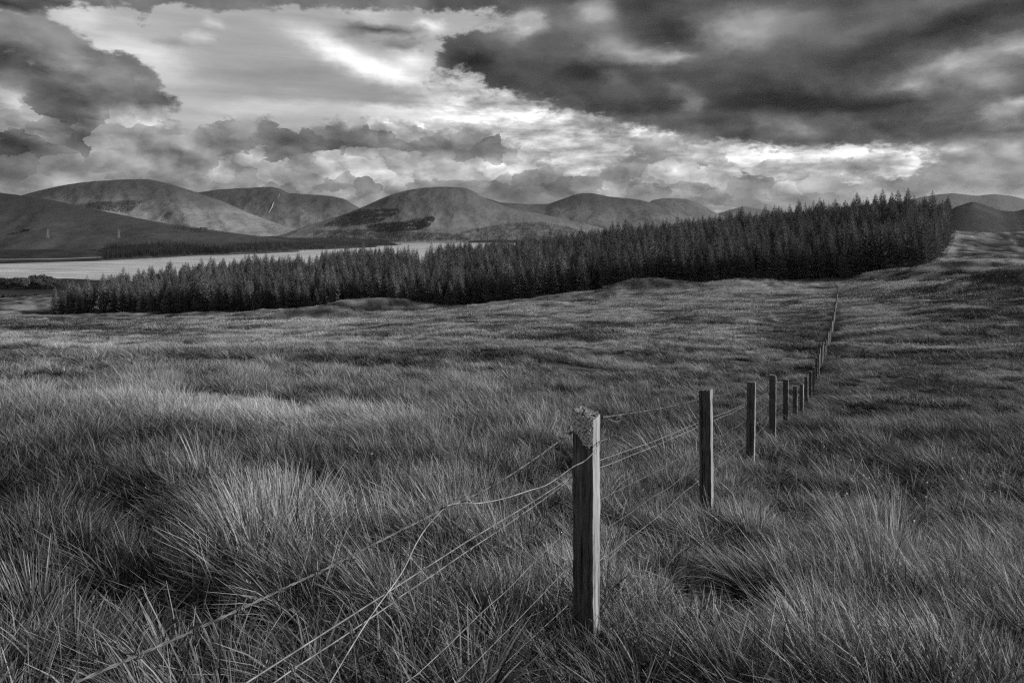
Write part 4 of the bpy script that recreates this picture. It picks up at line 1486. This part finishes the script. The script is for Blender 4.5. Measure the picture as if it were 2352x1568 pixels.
def extend(path, dist=1.2):
    """carry a wire on past the edge of the picture"""
    d = (path[0] - path[1]).normalized()
    return [path[0] + d * dist] + path


def barb_mesh():
    vs, fs = [], []
    for k in range(2):
        a = k * 2.2 + .5
        loop = [Vector((.006 * cos(t), .010 * (t / 9) - .005 + .006 * k, .006 * sin(t))) for t in np.linspace(a, a + 9.4, 12)]
        e0 = loop[0] + Vector((.016 * cos(a), -.006, .016 * sin(a)))
        e1 = loop[-1] + Vector((.016 * cos(a + 9.4 + .4), .006, .016 * sin(a + 9.4 + .4)))
        v, f = tube([e0] + loop + [e1], .0016, 4)
        n = len(vs)
        vs += v; fs += [tuple(i + n for i in q) for q in f]
    return mesh_np('barb', vs, fs)


BARB = barb_mesh()


def barbed(path, step=.012, gap=.105, mat=M_RUST, rad=.0017, barbs=True):
    P_ = resample(path, step)
    w = fwire('barbed_wire', P_, rad, mat, twist=.06, sides=4)
    if barbs:
        dist, nxt = 0.0, gap * .4
        for a, b in zip(P_, P_[1:]):
            dist += (b - a).length
            if dist > nxt:
                nxt += gap * random.uniform(.9, 1.1)
                o = obj('barb', BARB, mat, w)
                o.location = a - FB
                o.rotation_euler = (b - a).to_track_quat('Y', 'Z').to_euler()
                o.rotation_euler.rotate_axis('Y', random.uniform(0, 6.28))
    return w


# left of the nearest post
bl = px_path([(170, 1568), (390, 1472), (580, 1385), (760, 1300), (900, 1228), (1040, 1158), (1100, 1132), (1180, 1086), (1250, 1038), (1318, 988)])
barbed(extend(bl, .8))
loose = [z4(1475, 55), z4(1440, 70), z4(1400, 130), z4(1340, 190), z4(1270, 225), z4(1180, 290), z4(1090, 345), z4(1000, 372), z4(850, 420), z4(700, 450), z4(590, 452), z4(500, 464), z4(430, 520), z4(360, 600), z4(290, 710), z4(200, 890), z4(0, 1170), (757, 1568), (690, 1680)]
lp = [fpt(x, y, .062 if k < 7 else -.045 if k > 10 else [.04, .01, -.02, -.04][k - 7]) for k, (x, y) in enumerate(loose)]
lp[0] = fpt(*loose[0], off=.03)
hook = [lp[0] + Vector((-.012, .0, -.0)), lp[0] + Vector((.002, 0, .003)), lp[0] + Vector((.012, -.004, .004)), lp[0] + Vector((.013, -.004, -.016))]
w = fwire('loose_wire', curve3(list(reversed(hook[1:])) + lp, 6), .0020, label='slack plain wire hooked round the nearest post and trailing to the grass')
pl = px_path([z3(1270, 1568), z4(0, 1080), z4(600, 695), z4(1000, 455), z4(1265, 285)])
fwire('line_wire', resample(extend(pl, .9), .05), .0020)
nt = [z3(1440, 1568), z3(1565, 1480), z3(1925, 1245), z3(2210, 1050), z4(180, 1042), z4(415, 885), z4(625, 740), z4(800, 625), z4(945, 525), z4(1075, 435), z4(1190, 350), z4(1262, 288)]
nl = px_path(nt, -.055)
fwire('line_wire', curve3(extend(nl, .9), 6), .0018)
n2_ = [z4(225, 1568), z4(300, 1512), z4(520, 1308), z4(700, 1130), z4(860, 990), z4(980, 865), z4(1095, 750), z4(1195, 655), z4(1268, 572)]
fwire('line_wire', curve3(extend(px_path(n2_, -.055), .9), 6), .0014)
n3_ = [z4(540, 1568), z4(620, 1485), z4(790, 1310), z4(930, 1170), z4(1050, 1045), z4(1160, 930), z4(1262, 825)]
fwire('line_wire', curve3(extend(px_path(n3_, -.055), .9), 6), .0014)
n4_ = [z4(720, 1568), z4(850, 1440), z4(1000, 1300), z4(1130, 1180), z4(1262, 1060)]
fwire('line_wire', curve3(extend(px_path(n4_, -.055), .7), 6), .0013)
KNOT = mesh_np('knot', *tube([(.005 * cos(t), -.006 + .0012 * t, .005 * sin(t)) for t in np.linspace(0, 11, 18)], .0018, 4))


def stay(path, rad=.0013):
    w = fwire('stay_wire', curve3(px_path(path, -.055), 5), rad, M_RUST)
    o = obj('knot', KNOT, M_WIRE, w)
    o.location = fpt(*path[0], off=-.055) - FB
    o.rotation_euler = (0, 0, FROT)


for path in [
    [z4(1190, 350), z4(1207, 420), z4(1208, 500), z4(1195, 655), z4(1196, 760), z4(1180, 910)],
    [z4(1075, 435), z4(1092, 600), z4(1095, 750), z4(1060, 1040), z4(1040, 1180)],
    [z4(945, 525), z4(966, 700), z4(975, 868), z4(960, 1000), z4(930, 1170), z4(960, 1330)],
    [z4(800, 625), z4(825, 740), z4(850, 990), z4(860, 1100), z4(790, 1310)],
    [z4(625, 740), z4(640, 830), z4(675, 1000), z4(700, 1130), z4(650, 1400)],
    [z4(415, 885), z4(430, 960), z4(470, 1120), z4(520, 1308)],
    [z4(180, 1042), z4(200, 1120), z4(240, 1260), z4(300, 1512)],
    [z3(1925, 1245), z3(1945, 1380), z3(1960, 1568)],
    [z3(1565, 1480), z3(1585, 1568), z3(1600, 1640)],
]:
    stay(path)

# right of it: span by span
def ht(k, d, off=-.052):
    """a point on the wire side of post k, d below its top"""
    c, top = pnodes[k]
    return hp(k, top - c.z - d - (.0 if k else -.02), off)


NET = [.29, .45, .60, .73, .86]
for k in range(0, 12):
    a, b = ht(k, .085), ht(k + 1, .085)
    mid = a.lerp(b, .5) - Vector((0, 0, .012))
    if k == 0:
        a = fpt(1384, 958, -.045)
        mid = a.lerp(b, .5) - Vector((0, 0, .012))
    barbed(curve3([a, mid, b], 10), step=.012 if k < 3 else .02, gap=.10, barbs=k < 3, rad=.0024 if k < 3 else .0028)
    a, b = ht(k, .265), ht(k + 1, .27)
    fwire('line_wire', resample([a, a.lerp(b, .5) - Vector((0, 0, .012)), b], .2), .0024)
    for q, h in enumerate(NET):
        a, b = ht(k, h), ht(k + 1, h + .02 * (q > 0) * (k % 2))
        pts = [a] + [a.lerp(b, t) + Vector((0, 0, random.gauss(0, .006) - .02 * sin(pi * t))) for t in (.15, .3, .45, .6, .75, .9)] + [b]
        if k < 6 and q < 4:
            fwire('line_wire', curve3(pts, 3), .0025 if q == 0 else .0019, M_WIRE if q in (0, 3) else M_RUST)
    if k < 3:
        for j in range(13 if k == 0 else 12):
            t = (j + .6) / 13.2
            ln = random.gauss(0, .018)
            pts = []
            for q, h in enumerate(NET[:4]):
                a, b = ht(k, h), ht(k + 1, h)
                s_ = min(.99, max(.01, t + ln * q * .5 + .01 * random.gauss(0, 1)))
                pts.append(a.lerp(b, s_) + Vector((0, 0, -.02 * sin(pi * t) + (.005 if q == 0 else 0))) + Vector((.9, -.435, 0)) * random.gauss(0, .008))
            w = fwire('stay_wire', curve3(pts, 4), .0017, M_RUST)
            o = obj('knot', KNOT, M_WIRE, w); o.location = pts[0] - FB; o.rotation_euler = (0, 0, FROT)
# the curled tail of barbed wire at the nearest post
c0 = fpt(1390, 962, -.045)
tail = [fpt(1384, 958, -.04), fpt(1400, 955, -.05), fpt(1418, 956, -.06), fpt(1427, 963, -.07), fpt(1416, 968, -.06), fpt(1398, 963, -.05), fpt(1388, 955, -.045)]
fwire('wire_tail', curve3(tail, 5), .0022, M_RUST)
# beyond the twelfth post the wires are a hair's breadth: one run each
for h in (.95, .75, .57, .40, .25):
    fwire('line_wire', [hp(k, h) for k in range(12, len(pnodes))], .0035, M_RUST, sides=3)

# ------------------------------------------------------------------ fence along the plantation edge and up its right flank
edge = bpy.data.objects.new('plantation_fence', None); COL.objects.link(edge)
edge['label'] = 'low stake fence along the front and right flank of the plantation'; edge['category'] = 'fence'
edge.location = (float(front[-1][0]), float(front[-1][1]), float(ground_z(front[-1][:1], front[-1][1:])[0]))
EB = edge.location.copy()
line = np.concatenate([front + [0, -2.2], [front[-1] + [2.6, -1.6]], RIGHT[1:] + [3.2, 0]])
stakes = along(line, 4.4, .25, 0)
sz = ground_z(stakes[:, 0], stakes[:, 1])
STAKE = post_mesh(77, 1.2, .10, .003, .01)
top_run = []
for k in range(len(stakes)):
    o = obj('stake', STAKE, M_POST, edge)
    o.location = Vector((stakes[k, 0], stakes[k, 1], sz[k])) - EB
    o.rotation_euler = (random.gauss(0, .03), random.gauss(0, .03), random.uniform(0, 1.5))
    o.scale = (1, 1, random.uniform(.85, 1.15))
    top_run.append(Vector((stakes[k, 0], stakes[k, 1], sz[k])))
for h in (1.05, .7, .35):
    vs, fs = tube([p + Vector((0, 0, h)) for p in top_run], .003, 3)
    obj('line_wire', mesh_np('line_wire', [tuple(Vector(v) - EB) for v in vs], fs), M_RUST, edge)

# second fence climbing the upper field, far right
up = bpy.data.objects.new('field_fence', None); COL.objects.link(up)
up['label'] = 'faint fence climbing the upper field at the far right'; up['category'] = 'fence'
u0, u1 = np.array(pt(2378, 585, 270)[:2]), np.array(pt(2318, 533, 418)[:2])
up.location = (u0[0], u0[1], float(ground_z(u0[:1], u0[1:])[0])); UB = up.location.copy()
run = []
for k in range(34):
    c = u0 + (u1 - u0) * k / 33
    g = float(ground_z(c[:1], c[1:])[0])
    o = obj('stake', STAKE, M_POST, up); o.location = Vector((c[0], c[1], g)) - UB
    o.rotation_euler = (0, 0, random.uniform(0, 1.5))
    run.append(Vector((c[0], c[1], g)))
for h in (1.0, .6):
    vs, fs = tube([p + Vector((0, 0, h)) for p in run], .01, 3)
    obj('line_wire', mesh_np('line_wire', [tuple(Vector(v) - UB) for v in vs], fs), M_RUST, up)

# fallen stake in the hollow by the fence
a = np.array(pt(1898, 822, 44)); g0 = float(ground_z(a[:1], a[1:2])[0])
o = obj('fallen_stake', post_mesh(88, .95, .07, .003, .01, .0), M_POST, None, (a[0] + .4, 44, g0 + .1))
o.rotation_euler = (0, radians(58), .2)
o['label'] = 'loose fence stake leaning over the ditch right of the fence'; o['category'] = 'stake'

# ------------------------------------------------------------------ trees by the near loch shore, bushes on the hillside
M_LEAF = leaf_mat('birch_leaves', .015, .10, .15)


def broadleaf(seed, H, W_, trunk_h):
    r = random.Random(seed)
    vs, fs, sh = [], [], []
    tv, tf = [], []

    def limb(p, d, L, rad):
        q = p + d * L
        v, f = tube([p, p.lerp(q, .5) + Vector((r.gauss(0, .05), r.gauss(0, .05), 0)) * L, q], rad, 5)
        n = len(tv)
        tv.extend(v); tf.extend([tuple(i + n for i in a) for a in f])
        return q
    t = limb(Vector((0, 0, -.3)), Vector((r.gauss(0, .05), r.gauss(0, .05), 1)), trunk_h + .3, .22)
    lobes = []
    for k in range(9):
        a = k * 2.4 + r.uniform(-.4, .4)
        d = Vector((cos(a), sin(a), r.uniform(.35, 1.5))).normalized()
        q = limb(t, d, (H - trunk_h) * r.uniform(.3, .62), .09)
        q.x *= W_ / H * 1.3; q.y *= W_ / H * 1.3
        lobes.append((q, H * r.uniform(.13, .24)))
    for (c, R) in lobes:
        s0 = r.random() * .5
        for k in range(150):
            d = Vector((r.gauss(0, 1), r.gauss(0, 1), r.gauss(0, .8))).normalized()
            p = c + d * R * (r.random() ** .4)
            if p.z > H:
                continue
            e1 = Vector((r.gauss(0, 1), r.gauss(0, 1), r.gauss(0, .6))).normalized() * H * .045
            e2 = e1.cross(d).normalized() * H * .035
            n = len(vs)
            vs.extend([tuple(p - e1), tuple(p + e2), tuple(p + e1), tuple(p - e2)])
            s = min(1, s0 + r.random() * .5); sh.extend([s] * 4)
            fs.append((n, n + 1, n + 2, n + 3))
    me = mesh_np('broadleaf_crown', np.array(vs), np.array(fs)); attr(me, 'shade', sh); me.materials.append(M_LEAF)
    tm = mesh_np('broadleaf_trunk', tv, tf); tm.materials.append(M_BARK)
    return me, tm


BL = [broadleaf(300 + k, 10, 11, [1.6, 2.2, 1.2, 1.8][k]) for k in range(4)]


def broad_tree(px, py, Y, H, k, label, group=None, wide=1.0, name='broadleaf_tree', cat='tree', z=None):
    x = (px - CX) / F * Y
    g = float(surface_z(np.array([x]), np.array([float(Y)]))[0]) if z is None else z
    e = bpy.data.objects.new(name, None); COL.objects.link(e)
    e.location = (x, Y, g - .1)
    e.rotation_euler = (0, 0, random.uniform(0, 6.28)); e.scale = (H / 10 * wide, H / 10 * wide, H / 10)
    e['label'] = label; e['category'] = cat
    if group:
        e['group'] = group
    for nm, me in (('crown', BL[k][0]), ('trunk', BL[k][1])):
        obj(nm, me, None, e)
    return e


G_SHORE = 'broadleaf trees by the near loch shore'
for k, px in enumerate([-30, -8, 12, 30, 46, 60, 74, 86, 98, 110, 122, 134, 142]):
    lab = {12: 'round dark tree closest to the left tip of the spruce plantation, by the loch', 11: 'dark round tree second from the tip of the spruce plantation, by the loch'}.get(k, 'dark round tree in the clump between the loch and the left edge')
    broad_tree(px, 0, 930 + (k * 37) % 90, [21, 18, 20, 21, 19, 23, 24, 23, 21, 22, 20, 17, 14][k], k % 4, lab, None if k > 10 else G_SHORE, 1.25)
for k, px in enumerate([-20, 10, 34, 60, 88]):
    broad_tree(px, 0, 640 + 22 * (k % 3), [8, 9, 7, 8, 6.5][k], (k + 1) % 4, 'low dark scrub bush below the clump of round trees at the left edge', 'low scrub bushes at the left edge', 2.2, 'scrub_bush', 'bush')


def on_hill(name, px, py):
    w = ray_place([px], [py], name)
    return w[0] if len(w) else None


for k, (px, py, H, lab) in enumerate([
    (34, 538, 13, 'dark bush on the hillside by the first pylon, lower of two'), (60, 533, 15, 'dark bush on the hillside by the first pylon, upper of two'),
    (456, 527, 11, 'small tree in the short row on the bare shoulder above the wood'), (464, 526, 11, 'small tree in the short row on the bare shoulder above the wood'), (473, 527, 12, 'small tree in the short row on the bare shoulder above the wood'), (482, 526, 10, 'small tree in the short row on the bare shoulder above the wood'),
    (216, 577, 10, 'bush beside the shore road, left of the dark wood'), (232, 579, 10, 'bush at the foot of the dark wood, by the shore road')]):
    w = on_hill('dark_hillside', px, py)
    if w is None:
        x, Y = (px - CX) / F * 2000, 2000
        w = (x, Y, float(surface_z(np.array([x]), np.array([Y]))[0]))
    broad_tree(px, 0, float(w[1]), H, k % 4, lab, 'row of small trees on the shoulder' if 1 < k < 6 else None, 1.5, 'hillside_bush' if k < 2 or k > 5 else 'broadleaf_tree', 'bush' if k < 2 or k > 5 else 'tree', float(w[2]))

# ------------------------------------------------------------------ islets with a few trees
M_SHORE, K, out = mat_new('shore_stones')
pos = K.new('ShaderNodeNewGeometry').outputs['Position']
principled(K, out, K.rng(K.noise(pos, .4, 5, .7), .35, .65, .08, .30), .9, .1)
for px, row, L_, lab in [(838, 567.0, 46, 'flat pale islet with a few trees, nearer of two in the loch'), (910, 562.6, 50, 'low islet with dark trees where the loch narrows')]:
    Y = 156800 / (row - HY); x = (px - CX) / F * Y
    e = bpy.data.objects.new('islet', None); COL.objects.link(e); e.location = (x, Y, 0)
    e['label'] = lab; e['category'] = 'islet'
    vs, fs = [], []
    for a in range(10):
        for b in range(28):
            t = 2 * pi * b / 28; q = a / 9
            wob = 1 + .18 * sin(3 * t + px) + .1 * sin(5 * t)
            vs.append((L_ * wob * q * cos(t), 16 * wob * q * sin(t), 2.4 * (1 - q * q) - .6))
    for a in range(9):
        for b in range(28):
            fs.append((a * 28 + b, a * 28 + (b + 1) % 28, (a + 1) * 28 + (b + 1) % 28, (a + 1) * 28 + b))
    obj('shore', smooth(mesh_np('islet_shore', vs, fs)), M_SHORE, e)
    for q in range(5):
        c = obj('tree', BL[q % 4][0], None, e); c.location = (random.uniform(-.5, .6) * L_, random.uniform(-5, 5), .5); s = random.uniform(.5, .95); c.scale = (s, s, s)

# ------------------------------------------------------------------ shore road, pylons, burn
M_ROAD, K, out = mat_new('road_surface')
pos = K.new('ShaderNodeNewGeometry').outputs['Position']
principled(K, out, K.rng(K.noise(pos, .5, 4, .6), .3, .7, .15, .24), .8, .2)
rp = []
for px, Y in [(-180, 1880), (-80, 1890), (0, 1905), (60, 1925), (120, 1955), (180, 2000), (235, 2060)]:
    rp.append(Vector(((px - CX) / F * Y, Y, 0)))
vs, fs = [], []
path = curve3(rp, 14)
for i, p in enumerate(path):
    d = (path[min(i + 1, len(path) - 1)] - path[max(i - 1, 0)]).normalized()
    s = Vector((d.y, -d.x, 0))
    for q in (-5, -2.4, 2.4, 5):
        c = p + s * q
        zz = float(surface_z(np.array([p.x]), np.array([p.y]))[0]) + (1.4 if abs(q) < 4 else -1.5)
        vs.append((c.x, c.y, zz))
for i in range(len(path) - 1):
    for q in range(3):
        fs.append((i * 4 + q, i * 4 + q + 1, i * 4 + q + 5, i * 4 + q + 4))
obj('road', mesh_np('road', vs, fs), M_ROAD, kind='structure')

M_STEEL, K, out = mat_new('pylon_steel')
principled(K, out, .34, .6, .4)


def pylon(px, py, H, name, label):
    w = on_hill(name, px, py)
    if w is None:
        return
    e = bpy.data.objects.new('pylon', None); COL.objects.link(e)
    e.location = tuple(float(q) for q in w); e['label'] = label; e['category'] = 'pylon'; e['group'] = 'pylons on the hillside'
    vs, fs = [], []

    def bar(a, b, r):
        v, f = tube([a, b], r, 4)
        n = len(vs)
        vs.extend(v); fs.extend([tuple(i + n for i in q) for q in f])

    def wd(z):
        return 3.0 * (1 - z / (H * .62)) + .8 if z < H * .62 else .8 * (1 - (z - H * .62) / (H * .42)) + .15
    lv = [0, .14, .28, .42, .54, .64, .74, .84, 1.0]
    for i in range(len(lv) - 1):
        z0, z1 = lv[i] * H, lv[i + 1] * H
        a, b = wd(z0), wd(z1)
        cs0 = [(a, a), (-a, a), (-a, -a), (a, -a)]; cs1 = [(b, b), (-b, b), (-b, -b), (b, -b)]
        for k in range(4):
            bar((*cs0[k], z0), (*cs1[k], z1), .16)
            bar((*cs0[k], z0), (*cs1[(k + 1) % 4], z1), .09)
            bar((*cs1[k], z1), (*cs0[(k + 1) % 4], z0), .09)
    obj('tower', mesh_np('pylon_tower', vs, fs), M_STEEL, e)
    for z, L_ in ((.66, 5.2), (.78, 6.2), (.90, 4.6)):
        vs, fs = [], []
        for sg in (-1, 1):
            bar((0, .5, z * H), (sg * L_, 0, z * H + .4), .12); bar((0, -.5, z * H), (sg * L_, 0, z * H + .4), .12); bar((0, 0, z * H + 1.6), (sg * L_, 0, z * H + .4), .1)
            bar((sg * L_, 0, z * H + .4), (sg * L_, 0, z * H - 1.4), .1)
        obj('cross_arm', mesh_np('pylon_arm', vs, fs), M_STEEL, e)


pylon(110, 547, 36, 'dark_hillside', 'pale lattice pylon on the dark hillside near the left edge')
pylon(273, 548, 36, 'dark_hillside', 'pale lattice pylon on the hillside above the dark lochside wood')
pylon(507, 533, 30, 'dark_hillside', 'small distant pylon where the hillside runs out, below the broad hill')

M_SCREE, K, out = mat_new('wet_rock')
principled(K, out, .6, .5, .3)
for pts, w0 in [([(618, 492), (622, 484), (626, 476), (628, 470), (630, 465)], 4.5), ([(638, 458), (641, 452), (643, 448)], 2.2)]:
    top = ray_place([p[0] for p in pts], [p[1] for p in pts], 'scarred_hill')
    vs, fs = [], []
    for i, p in enumerate(top):
        ww = w0 * [.5, .8, 1.2, .9, .3][i % 5]
        vs += [(p[0] - ww, p[1] - 6, p[2] + 7), (p[0] + ww, p[1] - 6, p[2] + 7)]
    for i in range(len(top) - 1):
        fs.append((2 * i, 2 * i + 1, 2 * i + 3, 2 * i + 2))
    if fs:
        o = obj('burn', mesh_np('burn', vs, fs), M_SCREE, kind='structure')

# ------------------------------------------------------------------ small white flowers in the moor
M_FLOWER, K, out = mat_new('white_flowers')
principled(K, out, .8, .8, .1)
fv, ff = [], []
for k in range(14):
    a = k * 2.4
    q = .008 * sqrt(k / 14)
    n = len(fv)
    c = Vector((q * cos(a), q * sin(a), .36 + .008 * sin(k)))
    for t in range(5):
        fv.append(tuple(c + Vector((.0035 * cos(t * 1.257), .0035 * sin(t * 1.257), 0))))
    ff.append((n, n + 1, n + 2, n + 3, n + 4))
n = len(fv); fv += [(-.002, 0, 0), (.002, 0, 0), (.0, 0, .36)]; ff.append((n, n + 1, n + 2))
fm = mesh_np('flower_head', fv, ff); fm.materials.append(M_FLOWER)
fp = []
for (cx_, cy_, sx, sy, n) in [(2060, 1100, 200, 60, 26), (2230, 1080, 90, 40, 14), (1570, 905, 60, 20, 10), (1990, 985, 90, 40, 12), (2100, 925, 120, 20, 10), (960, 970, 250, 60, 8), (30, 888, 40, 12, 6), (1900, 1015, 60, 25, 6)]:
    for q in range(n):
        px, py = random.gauss(cx_, sx * .6), random.gauss(cy_, sy * .6)
        for Y in np.arange(4, 60, .25):
            x = (px - CX) / F * Y
            if EYE - (py - HY) / F * Y <= float(ground_z(np.array([x]), np.array([Y]))[0]) + .3:
                fp.append((x, Y, float(ground_z(np.array([x]), np.array([Y]))[0]))); break
fp = np.array(fp)
nn = len(fp)
sf = RNG.uniform(.6, .9, nn)
scatter('wildflowers', None, [fm], fp, np.column_stack([RNG.normal(0, .15, (nn, 2)), RNG.uniform(0, 6, nn)]), np.column_stack([sf, sf, sf]), np.zeros(nn), kind='stuff', label='tiny white flowers scattered in the grass', category='flowers')

# ------------------------------------------------------------------ haze
if DEV.get('haze', 1):
    m, K, out = mat_new('haze_air')
    pv = K.new('ShaderNodeVolumePrincipled')
    pv.inputs['Color'].default_value = (.95, .95, .95, 1)
    pv.inputs['Density'].default_value = DEV.get('hd', 1.0e-5)
    pv.inputs['Anisotropy'].default_value = .3
    K.put(out.inputs[1], pv.outputs[0])
    lo, hi = (-21000, -6000, -40), (21000, 27500, 860)
    c = [(x, y, z) for x in (lo[0], hi[0]) for y in (lo[1], hi[1]) for z in (lo[2], hi[2])]
    obj('haze', mesh_np('haze', c, [(0, 1, 3, 2), (4, 6, 7, 5), (0, 4, 5, 1), (2, 3, 7, 6), (0, 2, 6, 4), (1, 5, 7, 3)]), m, kind='stuff')
